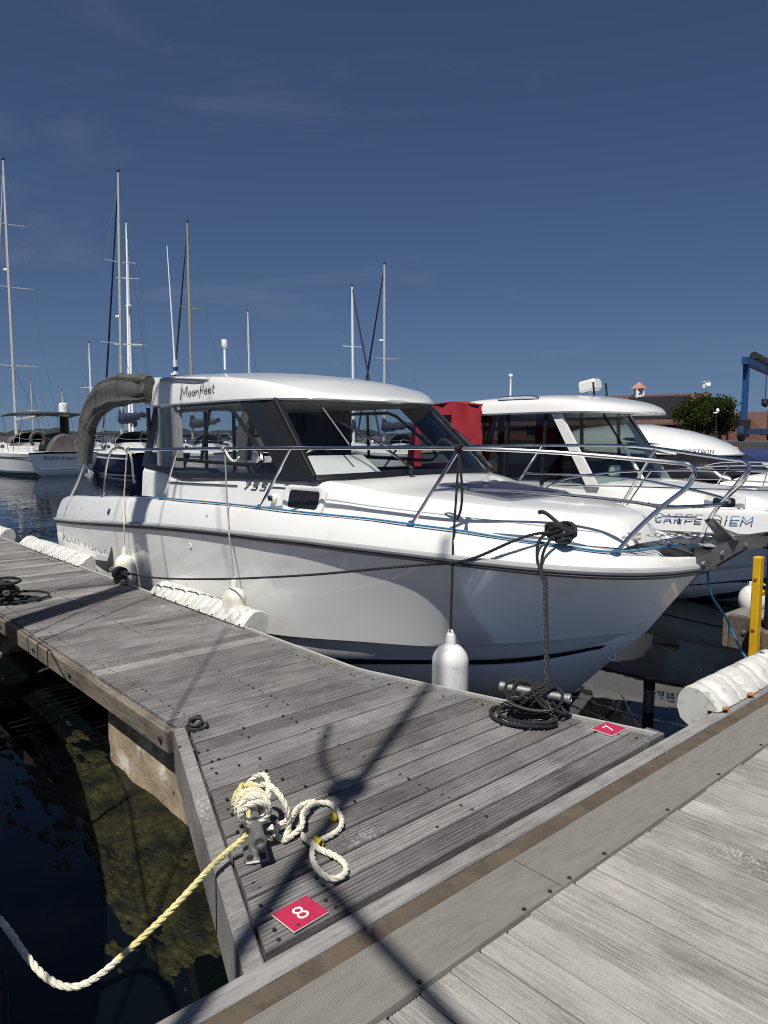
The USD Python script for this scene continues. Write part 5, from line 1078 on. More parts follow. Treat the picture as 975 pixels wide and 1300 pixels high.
m2 = lambda q: np.array([np.array(p, float) * [1, -1, 1] + [0, 2 * B2, 0] for p in q])
tp2 = spline([g2in(-3.9, .0), g2in(-3.75, .2), g2in(-3.3, .33), g2in(-2.6, .39), g2in(-1.9, .41), g2in(-1.3, .41, .12), g2in(-.98, .40, .1), g2in(-.86, .36, .09), g2in(-1.02, .2, .1), g2in(-1.12, 0, .1)], 70)
for f_ in (lambda q: np.asarray(q, float), m2):
    rl = b2.part('guard_rail', tube(f_(tp2), .0125, 7), 'steel')
    for a0, a1 in ((-2.75, -2.5), (-1.85, -1.6)): b2.part('stanchion', tube(f_(np.array([g2in(a0), g2in(a1, .40, .10)])), .011, 6), 'steel', rl)
    b2.part('mid_rail', tube(f_(np.array([g2in(a_, .21, .095) for a_ in np.linspace(-3.72, -1.0, 14)])), .008, 6), 'steel', rl)
b2.part('outboard', [cbox((-7.3, B2 - .2, .55), (-6.8, B2 + .2, 1.15), .08)], 'pile_black')

# ------------------------------------------------------------------ the third motor boat
B3 = 9.35
H3 = Hull([(-7.0, 0, -.35), (-2.6, 0, -.35), (-1.6, 0, -.1), (-1.1, 0, .1)], [(-7, .95, .0), (-4, 1.05, .06), (-2.2, .7, .2), (-.8, 0, .42)],
          [(-7, 1.05, .16), (-4, 1.12, .22), (-2.2, .82, .38), (-.6, 0, .58)], [(-7, 1.2, .72), (-4, 1.28, .80), (-2.4, 1.12, .86), (-1.2, .72, .90), (-.5, .3, .92), (-.25, 0, .93)], B3, n=32)
ZT3 = [(-7, .92), (-4, 1.0), (-2, 1.06), (-.25, 1.06)]
b3 = Thing('motor_boat', 'low white motor boat with dark wraparound windows and rounded roof, farthest of the three', 'motor boat', (-3.6, B3, 0))
def X3(a, y, z): return np.array([a - .32, B3 - y, z])
h3 = b3.part('hull', H3.mesh(), 'hull_gelcoat', smooth=28); b3.part('deck', H3.deck(ZT3, .06), 'gelcoat', smooth=40); b3.part('rub_rail', H3.rail(3, .016, .008), 'rub_dark')
def shell(rows3, flip=True): return loft(np.array(rows3), flip=flip)
rw = []
for a_, w_, z in ((-3.0, .86, 1.20), (-2.6, .80, 1.27), (-2.0, .66, 1.26), (-1.4, .46, 1.2), (-1.1, .30, 1.12), (-1.0, .2, 1.04)): rw.append([X3(a_, w_ + .06, 1.0), X3(a_, w_, z - .03), X3(a_, w_ * .5, z + .03), X3(a_, 0, z + .04), X3(a_, -w_ * .5, z + .03), X3(a_, -w_, z - .03), X3(a_, -w_ - .06, 1.0)])
b3.part('cabin_trunk', shell(rw), 'gelcoat', smooth=50)
rw = []
for a_, w_, zb, zt in ((-5.6, .95, 1.0, 1.58), (-4.5, .96, 1.02, 1.60), (-3.6, .94, 1.12, 1.60), (-3.3, .90, 1.18, 1.56), (-3.02, .84, 1.20, 1.40), (-2.86, .80, 1.22, 1.27)): rw.append([X3(a_, w_ + .02, zb), X3(a_, w_ - .06, zt), X3(a_, w_ * .45, zt + .012), X3(a_, 0, zt + .015), X3(a_, -w_ * .45, zt + .012), X3(a_, -w_ + .06, zt), X3(a_, -w_ - .02, zb)])
b3.part('dark_windows', shell(rw), 'black_frame', smooth=50)
b3.part('cabin_lower', [cbox((-5.6, B3 - .99, .95), (-3.1, B3 + .99, 1.10), .03)], 'gelcoat')
sec = []
for a_, w_, z0, z1, z2 in ((-6.0, .5, 1.86, 1.90, 1.93), (-5.8, .82, 1.72, 1.93, 2.02), (-5.2, .93, 1.60, 1.93, 2.08), (-4.6, .95, 1.575, 1.90, 2.07), (-4.1, .94, 1.57, 1.82, 1.99), (-3.7, .88, 1.565, 1.74, 1.88), (-3.4, .74, 1.56, 1.67, 1.76), (-3.22, .52, 1.555, 1.61, 1.66), (-3.15, .25, 1.555, 1.575, 1.59)):
    hs = [(w_, z0), (w_ + .01, z0 + .02), (w_ - .04, z0 + (z1 - z0) * .55), (w_ - .14, z1), (w_ * .5, z1 + (z2 - z1) * .8), (0, z2)]
    sec.append([X3(a_, y, z) for y, z in hs] + [X3(a_, -y, z) for y, z in hs[-2::-1]] + [X3(a_, 0, z0)])
r3 = b3.part('roof', solid_loft(np.array(sec)), 'gelcoat', smooth=50)
for z, a0, a1 in ((1.67, -4.5, -3.72), (1.755, -4.55, -3.95), (1.83, -4.65, -4.2)):
    b3.part('roof_groove', tube(np.array([X3(a_, np.interp(z, [1.57, 1.76, 1.92], [.955, .915, .83]) + .0, z - (a_ + 4.5) * .03) for a_ in np.linspace(a0, a1, 6)]), np.array([.004, .012, .016, .016, .012, .003]), 6), 'decal_dark', r3)
q0, q1 = X3(-3.60, .875, 1.615), X3(-3.20, .56, 1.592); b3.part('name_lettering', text_on('WESTWIN', .058, q0, q1 - q0, (0, .35, 1), .006, width=.46), 'decal_dark', r3, smooth=False)
tp3 = spline([X3(-3.4, 1.15, 1.02), X3(-3.2, 1.10, 1.40), X3(-2.4, 1.0, 1.50), X3(-1.4, .66, 1.54), X3(-.7, .35, 1.54), X3(-.4, .15, 1.52), X3(-.36, 0, 1.52)], 40)
for f_ in (1, -1):
    q = tp3.copy(); q[:, 1] = B3 + f_ * (q[:, 1] - B3); rl = b3.part('guard_rail', tube(q, .012, 6), 'steel')
    for a_ in (-2.6, -1.7, -.9): i = np.argmin(abs(q[:, 0] - a_)); b3.part('stanchion', bar(q[i], [q[i][0] - .1, q[i][1], 1.06], .010, 6), 'steel', rl)

# ------------------------------------------------------------------ ladder, guide pile, post and fender by the right edge
t = Thing('safety_ladder', 'yellow steel safety ladder standing over the edge at the right side', 'ladder', (-.33, 2.25, .4))
for b_ in (2.215, 2.60): t.part('rail', cbox((-.355, b_ - .032, -.6), (-.305, b_ + .032, 1.09), .006), 'yellow_paint')
for z in (-.45, -.2, .05, .28, .56, .84): t.part('rung', cbox((-.345, 2.247, z - .016), (-.315, 2.568, z + .016), .005), 'yellow_paint')
for b_ in (2.215, 2.60):
    for z in (.30, .62, .95): t.part('rail_bolt', lathe([(0, .009), (.010, .008), (.012, 0)], (-.33, b_ - .032, z), (0, -1, 0), 7), 'rust')
for b_ in (2.215, 2.60): t.part('bracket', cbox((-.304, b_ - .02, .20), (.012, b_ + .02, .24), .004), 'yellow_paint')
t = Thing('guide_pile', 'black guide pile at the right edge behind the yellow ladder', 'pile', (-.55, 2.82, 0))
pc_ = atd(1003, 690, 4.6); t_ab = ab(pc_)
t.part('shaft', lathe([(.0, 1.62), (.12, 1.60), (.125, 1.56), (.125, -3)], (t_ab[0], t_ab[1], 0), n=24), 'pile_black'); t.part('collar', lathe([(.135, .62), (.15, .60), (.15, .44), (.135, .42)], (t_ab[0], t_ab[1], 0), n=24), 'galvanised')
t = Thing('hanging_fender', 'round white fender lying on the corner of the next finger pontoon', 'fender', (-.86, 3.5, .62)); c_ = ab(atd(955, 762, 5.75)); c_[2] = max(c_[2], .5)
t.part('body', lathe([(0, -.13)] + [(.105 * math.sin(q), -.125 * math.cos(q)) for q in np.linspace(.3, 2.8, 12)] + [(.03, .15), (0, .155)], c_, n=24), 'fender_white'); t.part('line', tube(spline([c_ + [0, 0, .15], c_ + [.05, .1, .12], c_ + [.12, .25, -.02], c_ + [.2, .3, -.10]], 12), .007, 6), 'rope_white')
t = Thing('mooring_post', 'short grey post with a black cap standing in the water by the bow', 'post', (-.62, .92, 0)); c_ = abz(823, 903, 0.0)
t.part('shaft', lathe([(.036, .18), (.036, -2.5)], (c_[0], c_[1], 0), n=16), 'galvanised'); t.part('cap', lathe([(0, .235), (.030, .232), (.038, .215), (.038, .165), (.036, .16)], (c_[0], c_[1], 0), n=16), 'pile_black')

# ------------------------------------------------------------------ sailing yachts
def yacht(label, mast_xy, heading, L=10.5, B=3.3, H=13.0, hullm='hull_gelcoat', mastm='mast_alloy', cover='canvas_navy', fb=1.05, genoa='canvas_navy', rake=.25, radar=None, sprayhood='canvas_dark', bimini=None, spread=(.52, .78), frac=1.0, detail=True, gen_r=.05, group=None, name='sailing_yacht', mast_r=.085, letter=None, tall_mast=None, boom=True):
    hd = math.radians(heading); c, s = math.cos(hd), math.sin(hd); xm = .08 * L
    loc = np.array([mast_xy[0] - c * xm, mast_xy[1] - s * xm, 0])
    y = Thing(name, label, 'sailing yacht', loc, heading, group, frame='own')
    h = Hull([(-.46 * L, 0, -.15), (-.1 * L, 0, -.5), (.3 * L, 0, -.3), (.44 * L, 0, .0)], [(-.47 * L, .24 * B, .0), (0, .42 * B, -.08), (.25 * L, .25 * B, -.05), (.455 * L, 0, .12)],
             [(-.48 * L, .33 * B, .22 * fb), (-.2 * L, .46 * B, .2 * fb), (.05 * L, .47 * B, .2 * fb), (.28 * L, .31 * B, .26 * fb), (.475 * L, 0, .45 * fb)],
             [(-.5 * L, .41 * B, .93 * fb), (-.2 * L, .49 * B, .93 * fb), (.05 * L, .5 * B, .97 * fb), (.28 * L, .36 * B, 1.04 * fb), (.43 * L, .13 * B, 1.10 * fb), (.5 * L, 0, 1.13 * fb)], 0, n=30, concave=.05, ledge=.004, nf=6)
    zt = [(-.5 * L, fb * .99), (0, fb * 1.02), (.28 * L, 1.09 * fb), (.5 * L, 1.17 * fb)]
    hp = y.part('hull', h.mesh(), hullm, smooth=40); y.part('deck', h.deck(zt, .05, crown=.06), 'gelcoat_far', smooth=50)
    y.part('waterline_stripe', [h.band(1, .30, .62, .44 * L), h.band(1, .30, .62, .44 * L, side=1)], 'decal_grey' if hullm != 'navy_hull' else 'white_paint', hp)
    y.part('stripe', [h.band(2, .74, .82, .47 * L, off=.012), h.band(2, .74, .82, .47 * L, off=.012, side=1)], 'decal_grey' if hullm != 'navy_hull' else 'white_paint', hp)
    # coachroof and its windows
    rw = []
    for x, w, z in ((-.13 * L, .30 * B, .40), (-.05 * L, .31 * B, .44), (.08 * L, .29 * B, .42), (.2 * L, .22 * B, .30), (.28 * L, .14 * B, .12), (.30 * L, .10 * B, .02)):
        zb = fb * 1.02; rw.append([(x, w + .05, zb), (x, w, zb + z * .8), (x, w * .6, zb + z), (x, 0, zb + z * 1.06), (x, -w * .6, zb + z), (x, -w, zb + z * .8), (x, -w - .05, zb)])
    rw = np.array(rw, float); cr = y.part('coachroof', [loft(rw), fan(rw[0][::-1])], 'gelcoat_far', smooth=50)
    for sgn in (1, -1):
        for x0 in (-.10, -.03, .05, .12)[:4 if detail else 2]:
            q = []
            for dx, dz in ((0, .14), (.055, .14), (.045, .28), (.008, .28)):
                x = (x0 + dx) * L; w = np.interp(x, rw[:, 0, 0], rw[:, 1, 1]); zz = np.interp(x, rw[:, 0, 0], rw[:, 1, 2]) - fb * 1.02
                q.append((x, sgn * (w + .055 - .05 * dz / max(zz, .05)), fb * 1.02 + dz * min(1, zz / .33)))
            y.part('window', slab(q, (0, .012 * sgn, 0)), 'black_frame', cr, smooth=False)
    y.part('cockpit_coaming', [cbox((-.44 * L, sg * .30 * B - .08, fb * .98), (-.13 * L, sg * .30 * B + .08, fb * 1.0 + .26), .05) for sg in (1, -1)], 'gelcoat_far')
    # rig
    zb = fb * 1.02 + .42; mt = np.array([xm - rake * H / 13, 0, H]); mb = np.array([xm, 0, zb - .05])
    ma = y.part('mast', tube(np.array([mb, mb + (mt - mb) * .8, mt]), np.array([1, .95, .65]) * mast_r, 8), mastm)
    at_ = lambda k: mb + (mt - mb) * k
    for k in spread:
        p = at_(k); w = B * (.30 if k < .6 else .22)
        for sg in (1, -1): y.part('spreader', tube(np.array([p, p + [-.12, sg * w, .04]]), np.array([.028, .018]), 6), mastm, ma)
    y.part('masthead', [bar(mt, mt + [-.05, 0, .35], .008, 5), bar(mt + [0, 0, .02], mt + [-.35, 0, .10], .010, 5), cbox(mt + [-.06, -.06, 0], mt + [.06, .06, .08], .01)], 'black_plastic', ma)
    if radar: p = at_(radar); y.part('radar', lathe([(0, .12), (.16, .11), (.2, .05), (.18, 0), (0, 0)], p + [.28, 0, 0], n=14), 'mast_white', ma)
    if boom:
        b0, b1_ = at_(.085), at_(.085) + np.array([-.36 * L, 0, .12])
        bm = y.part('boom', bar(b0, b1_, .06, 8), mastm)
        if cover:
            P = np.array([b0 + (b1_ - b0) * k + [0, 0, .10] for k in np.linspace(0, 1, 12)]); rr_ = np.interp(np.linspace(0, 1, 12), [0, .08, .3, 1], [.22, .30, .25, .14]); P[0] += [0.05, 0, .0]
            cv = tube(P, rr_, 10); v = np.array(cv.vertices); v[:, 2] += np.where(v[:, 2] > 0, .04, 0) * np.sin(v[:, 0] * 6); cv.vertices = v
            y.part('sail_cover', [cv, tube(np.array([b0 + [0.0, 0, .1], b0 + [.03, 0, .45], at_(.085 + .8 / H) + [0.02, 0, 0]]), np.array([.2, .15, .08]), 8)], cover, bm)
    fs0, fs1 = np.array([.47 * L, 0, 1.17 * fb + .15]), at_(frac * .985)
    if genoa: y.part('furled_genoa', tube(np.array([fs0, fs0 + (fs1 - fs0) * .15, fs0 + (fs1 - fs0) * .6, fs1]), np.array([gen_r * .8, gen_r * 1.2, gen_r, gen_r * .5]), 7), genoa)
    wr_ = .009
    y.part('forestay', bar(fs0 - [0, 0, .2], fs1, wr_, 4), 'steel'); y.part('backstay', bar([-.49 * L, 0, fb], mt, wr_, 4), 'steel')
    for sg in (1, -1):
        tipk = at_(spread[-1]) + [-.12, sg * B * .22, .04]; tip0 = at_(spread[0]) + [-.12, sg * B * .30, .04]
        y.part('shroud', tube(np.array([[xm - .15, sg * B * .46, fb * 1.02], tip0, tipk, at_(.97)]), wr_, 4), 'steel'); y.part('lower_shroud', bar([xm - .25, sg * B * .44, fb * 1.02], at_(spread[0]), wr_, 4), 'steel')
    # pulpit, pushpit, lifelines
    hz_ = .62; px_ = .5 * L
    y.part('pulpit', [tube(spline([[.36 * L, .22 * B, 1.1 * fb], [.40 * L, .2 * B, 1.1 * fb + hz_], [.47 * L, .08 * B, 1.15 * fb + hz_], [.49 * L, 0, 1.15 * fb + hz_], [.47 * L, -.08 * B, 1.15 * fb + hz_], [.40 * L, -.2 * B, 1.1 * fb + hz_], [.36 * L, -.22 * B, 1.1 * fb]], 30), .015, 6), bar([.47 * L, .07 * B, 1.15 * fb], [.47 * L, .07 * B, 1.15 * fb + hz_], .013, 5), bar([.47 * L, -.07 * B, 1.15 * fb], [.47 * L, -.07 * B, 1.15 * fb + hz_], .013, 5)], 'steel')
    y.part('pushpit', [tube(spline([[-.36 * L, sg * .44 * B, fb], [-.37 * L, sg * .44 * B, fb + hz_], [-.46 * L, sg * .40 * B, fb + hz_], [-.49 * L, sg * .25 * B, fb + hz_], [-.49 * L, sg * .16 * B, fb + hz_], [-.49 * L, sg * .16 * B, fb]], 24), .015, 6) for sg in (1, -1)], 'steel')
    if detail:
        for sg in (1, -1):
            xs_ = (-.25 * L, -.1 * L, .08 * L, .24 * L)
            tops = [np.array([x, sg * (h.at(3, x)[0] - .06), fb * 1.02 + hz_]) for x in xs_]
            y.part('lifeline', [tube(np.array([[-.37 * L, sg * .44 * B, fb + hz_]] + tops + [[.39 * L, sg * .2 * B, 1.1 * fb + hz_]]), .005, 4)], 'steel')
            for p in tops: y.part('stanchion', bar(p - [0, 0, hz_], p, .012, 5), 'steel')
        th = np.linspace(0, 2 * np.pi, 24); y.part('steering_wheel', tube(np.stack([np.full(24, -.36 * L), .42 * np.cos(th), fb + .62 + .42 * np.sin(th)], 1), .018, 5), 'steel')
    if sprayhood:
        rw = []
        for x, w, z in ((-.14 * L, .28 * B, .98), (-.10 * L, .29 * B, .98), (-.05 * L, .29 * B, .80), (-.02 * L, .28 * B, .45)):
            q = np.linspace(0, np.pi, 11); rw.append(np.stack([np.full(11, x), w * np.cos(q), fb * 1.0 + z * np.sin(q) ** .6], 1))
        y.part('sprayhood', sheet(np.array(rw), (-.02, 0, -.01)), sprayhood, smooth=60)
    if bimini:
        z0 = fb + 1.85
        G = np.array([[(x, yy_, z0 + .10 * (1 - (yy_ / (.42 * B)) ** 2) - .10 * abs((x / L + .33) / .14) ** 2) for yy_ in np.linspace(-.42 * B, .42 * B, 9)] for x in np.linspace(-.47 * L, -.19 * L, 7)])
        bi = y.part('bimini', sheet(G, (0, 0, -.05)), bimini, smooth=60)
        for x in (-.45 * L, -.21 * L):
            for sg in (1, -1): y.part('bimini_frame', bar([(x - .33 * L) / 2 + .0, sg * .42 * B, fb], [x, sg * .41 * B, z0 - .1], .014, 5), 'steel', bi)
    return y, h
def at_px(px, dist): p = atd(px, 555, dist); return p[:2]
yA, hA = yacht('white sailing yacht showing its lettered stern at the left edge, dark awning over it', at_px(21, 40), 133, 12.4, 4.0, 16.3, cover=None, bimini='canvas_dark', sprayhood='canvas_brown', radar=.62, genoa='mast_white', spread=(.28, .56, .78), fb=1.15, rake=.1)
L_ = 12.4
yA.part('transom_lettering', text_on('Bridlife Swans', .16, (-.5 * L_ - .004, 1.0, .80), (0, -1, 0), (0, 0, 1), .006, width=1.5, shear=.15), 'decal_dark', smooth=False)
yA.part('transom_panel', cbox((-.5 * L_ - .012, -1.15, .38), (-.5 * L_ + .02, 1.15, .40), .004), 'rub_rail'); yA.part('horseshoe_buoy', tube(np.array([(-.49 * L_ + .05, 1.15 + .30 * math.cos(q), 1.75 + .33 * math.sin(q)) for q in np.linspace(-.9, 4.0, 20)]), .08, 8), 'canvas_brown')
yA.part('cockpit_cover', solid_loft(np.array([[(x, -.2 - 1.0 * math.cos(q) * k * .8, 1.15 + .95 * k * math.sin(q)) for q in np.linspace(0, math.pi, 11)] + [(x, -.2 + .6 * k, 1.1), (x, -.2 - .6 * k, 1.1)] for x, k in ((-.47 * L_, .85), (-.42 * L_, 1.0), (-.34 * L_, .95))])), 'canvas_brown')
yacht('navy blue hulled sailing yacht with a navy sail cover behind the grey folded canopy', at_px(155, 38.5), 124, 11.0, 3.5, 14.9, hullm='navy_hull', cover='canvas_navy', radar=.48, genoa='canvas_navy', fb=1.15, spread=(.38, .68), rake=.95)
yacht('sailing yacht with a white mast and white furled headsail behind the navy yacht', at_px(169, 48), -74, 10.5, 3.3, 15.6, mastm='mast_white', genoa='mast_white', cover='canvas_navy', radar=.62, rake=.5, spread=(.45, .75), gen_r=.06)
yacht('sailing yacht with a grey brown mast and dark furled headsail right of the whip aerial', at_px(245, 44), 127, 10.2, 3.3, 14.3, mastm='mast_dark', genoa='canvas_dark', cover='canvas_dark', spread=(.3, .62), rake=.0, gen_r=.06)
yacht('small distant sailing yacht with a thin mast left of the grey folded canopy', at_px(118, 60), 105, 8, 2.7, 9.4, mastm='mast_white', detail=False, genoa=None, spread=(.55,))
yacht('small distant sailing yacht with a short white mast above the roof aerial', at_px(319, 62), 75, 8.5, 2.8, 12.2, mastm='mast_white', detail=False, genoa='mast_white', spread=(.5,), gen_r=.04)
yacht('sailing yacht with a white mast and dark furled headsail leaning right above the cabin roof', at_px(449, 46), -62, 9.6, 3.1, 11.1, mastm='mast_white', genoa='canvas_navy', spread=(.62,), rake=.15, gen_r=.055)
yacht('sailing yacht with the tallest mast above the cabin roof and a white radar', at_px(488, 43), 118, 9.8, 3.1, 11.7, mastm='mast_alloy', genoa='canvas_navy', radar=.58, spread=(.48,), rake=.0, gen_r=.055)
yacht('tiny far sailing yacht with a bare mast over the awning of the left yacht', at_px(43, 78), 100, 8, 2.6, 7.9, mastm='mast_alloy', detail=False, genoa=None, sprayhood=None, spread=(.5,))
yacht('tiny far sailing yacht with a leaning mast beside the black pile', at_px(86, 82), 80, 8, 2.6, 6.9, mastm='mast_white', detail=False, genoa=None, sprayhood=None, rake=1.4, spread=(.5,))
# berth 8's yacht, just out of the picture on the left, and the big yacht behind: their rigs throw the shadows on the boards
bw = W(-3.0, -3.05, 0); yacht('white sailing yacht in berth 8 at the left, holding the yellow mooring rope', bw[:2], ROT_AB, 9.0, 2.75, 12.5, cover='canvas_navy', rake=.1, fb=.95, genoa=None, mast_r=.14)
# a lamp mast on the walkway behind the camera: it throws the forked shadow on the boards
lm = np.array([1.2, -3.86, DECK]); t = Thing('lamp_mast', 'grey lamp mast on the main walkway behind the camera, its side arms shading the boards', 'lamp mast', tuple(lm))
kz = 1 / math.tan(SUN_EL); sa_ = np.array([-.519, .854])
def over(sh):                                            # the point of the mast whose shadow falls at sh
    return DECK + float(np.linalg.norm(np.asarray(sh) - lm[:2])) / kz
zJ, zB = over((-.33, -1.38)), over((-.582, -.966))
t.part('pole', lathe([(.034, 0), (.030, 4), (.026, over((-1.6, .55))), (0, over((-1.6, .55)) + .01)], lm * [1, 1, 0] + [0, 0, DECK], n=14), 'galvanised')
t.part('base_plate', cbox(lm + [-.15, -.15, 0], lm + [.15, .15, .02], .004), 'galvanised')
t.part('arm', bar([lm[0], lm[1], zJ], [lm[0] + 1.5, lm[1] - .22, zJ], .025, 8), 'galvanised')
t.part('lamp_head', cbox([lm[0] - .10, lm[1] - .07, zB - .09], [lm[0] + .04, lm[1] + .07, zB + .07], .03), 'galvanised')
t.part('arm', tube(spline([[lm[0], lm[1], zB], [lm[0] - .20, lm[1] + .03, zB], [lm[0] - .40, lm[1] + .16, zB], [lm[0] - .57, lm[1] + .33, zB]], 12), .018, 6), 'galvanised')

# ------------------------------------------------------------------ small motor boats moored in the distance
def cruiser(name, label, loc, rot, hullm='gelcoat_far', blue=False):
    t = Thing(name, label, 'motor boat', loc, rot, 'small white boats moored in the distance', frame='own')
    h = Hull([(-3, 0, -.3), (1.5, 0, -.2), (2.4, 0, .1)], [(-3, .9, 0), (0, .95, .05), (1.5, .5, .15), (2.6, 0, .4)], [(-3, 1.0, .15), (0, 1.05, .25), (1.5, .65, .4), (2.8, 0, .6)], [(-3, 1.1, .7), (0, 1.2, .8), (1.5, .95, .9), (2.5, .5, .98), (3, 0, 1.0)], 0, n=20, nf=5)
    hp = t.part('hull', h.mesh(), hullm, smooth=40); t.part('deck', h.deck([(-3, .9), (0, 1.0), (3, 1.12)], .06), 'gelcoat_far', smooth=50); t.part('rub_rail', h.rail(3, .03, .01, m=6), 'rub_dark', hp)
    rw = np.array([[(x, w, 1.0), (x - .1 * (i == 2), w * .9, z), (x - .1 * (i == 2), 0, z + .08), (x - .1 * (i == 2), -w * .9, z), (x, -w, 1.0)] for i, (x, w, z) in enumerate(((-1.2, .85, 1.55), (.2, .85, 1.6), (.9, .75, 1.45), (1.7, .45, 1.2), (2.0, .3, 1.05)))], float)
    t.part('cabin', [loft(rw), fan(rw[0][::-1])], 'gelcoat_far', smooth=40)
    t.part('windscreen', loft(np.array([[(.25, .83, 1.55), (-.25, .75, 2.0)], [(.85, .5, 1.58), (.2, .45, 2.02)], [(.95, 0, 1.6), (.3, 0, 2.03)], [(.85, -.5, 1.58), (.2, -.45, 2.02)], [(.25, -.83, 1.55), (-.25, -.75, 2.0)]])), 'hatch_glass', smooth=60)
    for sg in (1, -1): t.part('window', slab([(-1.0, sg * .86, 1.22), (.3, sg * .86, 1.25), (.2, sg * .82, 1.48), (-1.0, sg * .82, 1.46)], (0, .01 * sg, 0)), 'black_frame', smooth=False)
    t.part('canopy', sheet(np.array([[(x, yy_, z - .25 * (yy_ / .8) ** 2) for yy_ in (-.8, -.4, 0, .4, .8)] for x, z in ((-.25, 2.02), (-1.0, 2.1), (-1.9, 1.9), (-2.4, 1.35))]), (0, 0, -.03)), 'canvas_navy' if blue else 'canvas_dark', smooth=60)
    t.part('guard_rail', [tube(spline([(-.4, 1.1, 1.02), (0, 1.1, 1.5), (1.5, .8, 1.6), (2.7, .2, 1.65), (2.8, 0, 1.65), (2.7, -.2, 1.65), (1.5, -.8, 1.6), (0, -1.1, 1.5), (-.4, -1.1, 1.02)], 40), .02, 5)], 'steel')
    return t
spots = [(-30, 52, 110, 'small white cruiser at the far left edge of the basin'), (60, 58, 120, 'small white cruiser beyond the lettered stern of the left yacht'), (100, 66, 95, 'small white cruiser between the black pile and the folded canopy'), (20, 70, 70, 'small white cruiser under the tiny far masts'), (140, 74, 100, 'small white cruiser beyond the navy yacht'),
         (215, 50, 110, 'small white cruiser seen through the aft side window'), (268, 56, 95, 'small white cruiser seen through the sliding window frame'), (300, 47, 120, 'small white cruiser seen through the forward side window'), (345, 60, 80, 'small white cruiser seen past the broad front pillar'), (480, 54, 105, 'small white cruiser seen through the windscreen'), (525, 48, 100, 'small white cruiser seen behind the far windscreen edge'), (398, 68, 90, 'small far cruiser hidden behind the wheelhouse')]
c0 = None
for i, (px, dist, rot, lab) in enumerate(spots):
    p = at_px(px, dist); loc = (p[0], p[1], 0)
    if i == 0: c0 = cruiser('distant_cruiser', lab, loc, rot)
    else: copy_thing(c0, 'distant_cruiser', lab, 'motor boat', loc, rot, 'small white boats moored in the distance')
# low far pontoon with the black pile
p = at_px(82.5, 37.5); t = Thing('guide_pile', 'black guide pile with a white conical cap beside the left yacht', 'pile', (p[0], p[1], 0), 0, frame='own')
t.part('shaft', lathe([(.22, 2.95), (.22, -3)], (0, 0, 0), n=18), 'pile_black'); t.part('cap', lathe([(0, 3.6), (.18, 3.58), (.235, 3.5), (.235, 2.9), (.22, 2.9)], (0, 0, 0), n=18), 'mast_white')
t = Thing('far_pontoon', 'low grey pontoon between the lettered yacht and the navy yacht', 'pontoon', (0, 0, 0), frame='world')
q0 = at_px(112, 36.5); t.part('deck', cbox((q0[0] + .5, 36.5, .25), (q0[0] + 1.3, 60, .5), .03), 'strip_grey'); t.part('float_block', cbox((q0[0] + .6, 36.6, -.4), (q0[0] + 1.2, 60, .25), .03), 'fascia_dark')

# ------------------------------------------------------------------ far shore, boatyard, buildings
ground = [(18, 62), (27, 44), (140, 44), (400, 60), (400, 400), (-10, 400), (-10, 128), (14, 126)]
from shapely.geometry import Polygon
gm = trimesh.creation.extrude_polygon(Polygon(ground), 5.0, engine='earcut'); gm.apply_translation((0, 0, -3.45)); single('ground', gm, 'yard', kind='structure', smooth=False)
wl_ = Thing('sea_wall', 'dark stone harbour wall across the water at the left', 'wall', (-100, 130, 0), frame='world')
wl_.part('wall', cbox((-260, 130, -3), (-8, 133, 2.2), .1), 'stone_wall'); wl_.part('coping', cbox((-260.2, 129.8, 2.21), (-7.9, 133.2, 2.40), .05), 'stone_wall')
v = []
gx_ = np.linspace(-260, 16, 240); hz1 = 1.6 + 2.0 * meshkit.fbm(np.stack([gx_ * .11, gx_ * 0, gx_ * 0], 1), 5, 3) + .6 * meshkit.noise(np.stack([gx_ * .9, gx_ * 0, gx_ * 0], 1))
G = np.stack([np.stack([gx_, np.full(240, 150.) , np.full(240, 1.4)], 1), np.stack([gx_, np.full(240, 151.), hz1 * .8 + .3], 1), np.stack([gx_, np.full(240, 155.), hz1 + .6], 1), np.stack([gx_, np.full(240, 162.), np.full(240, 1.4)], 1)], 0)
v_ = G.reshape(-1, 3); v_ += (meshkit.fbm(v_ * .8, 3)[:, None] - .5) * [0, 1.5, .8]
single('shore_trees', loft(G), 'far_trees', label='low dark line of trees along the far shore', cat='trees', kind='stuff', smooth=False)
single('hills', loft(np.array([[(x, 380, -5), (x, 385, 3.2 + 1.0 * math.sin(x * .013) + .8 * math.sin(x * .041)), (x, 399, -5)] for x in np.linspace(-399, 399, 120)]).transpose(1, 0, 2)), 'far_trees', kind='structure')
# long building with a tiled roof, dark panels and a cupola
def up(px, py, dist): return atd(px, py, dist)
r0, r1 = up(690, 506, 96), up(897, 498, 84); e0, e1 = up(690, 541, 92), up(893, 537.5, 79)
lb = Thing('long_building', 'long brick building with a dark panelled tile roof and a cupola', 'building', (r1[0], r1[1], 0), frame='world')
dirb = (r1 - r0) * [1, 1, 0]; dirb /= np.linalg.norm(dirb); nb = np.array([dirb[1], -dirb[0], 0]); nb = nb if nb[1] < 0 else -nb
zr, ze, hw = 6.9, 3.55, 4.6; rA, rB = r0 * [1, 1, 0] - dirb * 6, r1 * [1, 1, 0]
P_ = lambda base, off, z: base + nb * off + np.array([0, 0, z])
rs0, rs1 = P_(rA, 0, zr), P_(rB, 0, zr)
roofm = solid_loft(np.array([[P_(b_, hw + .3, ze - .2), P_(b_, 0, zr), P_(b_, -hw - .3, ze - .2), P_(b_, -hw - .3, ze - .35), P_(b_, 0, zr - .2), P_(b_, hw + .3, ze - .35)] for b_ in (rA, rB + dirb * .3)]))
rfp = lb.part('roof', roofm, 'tile_roof', smooth=False)
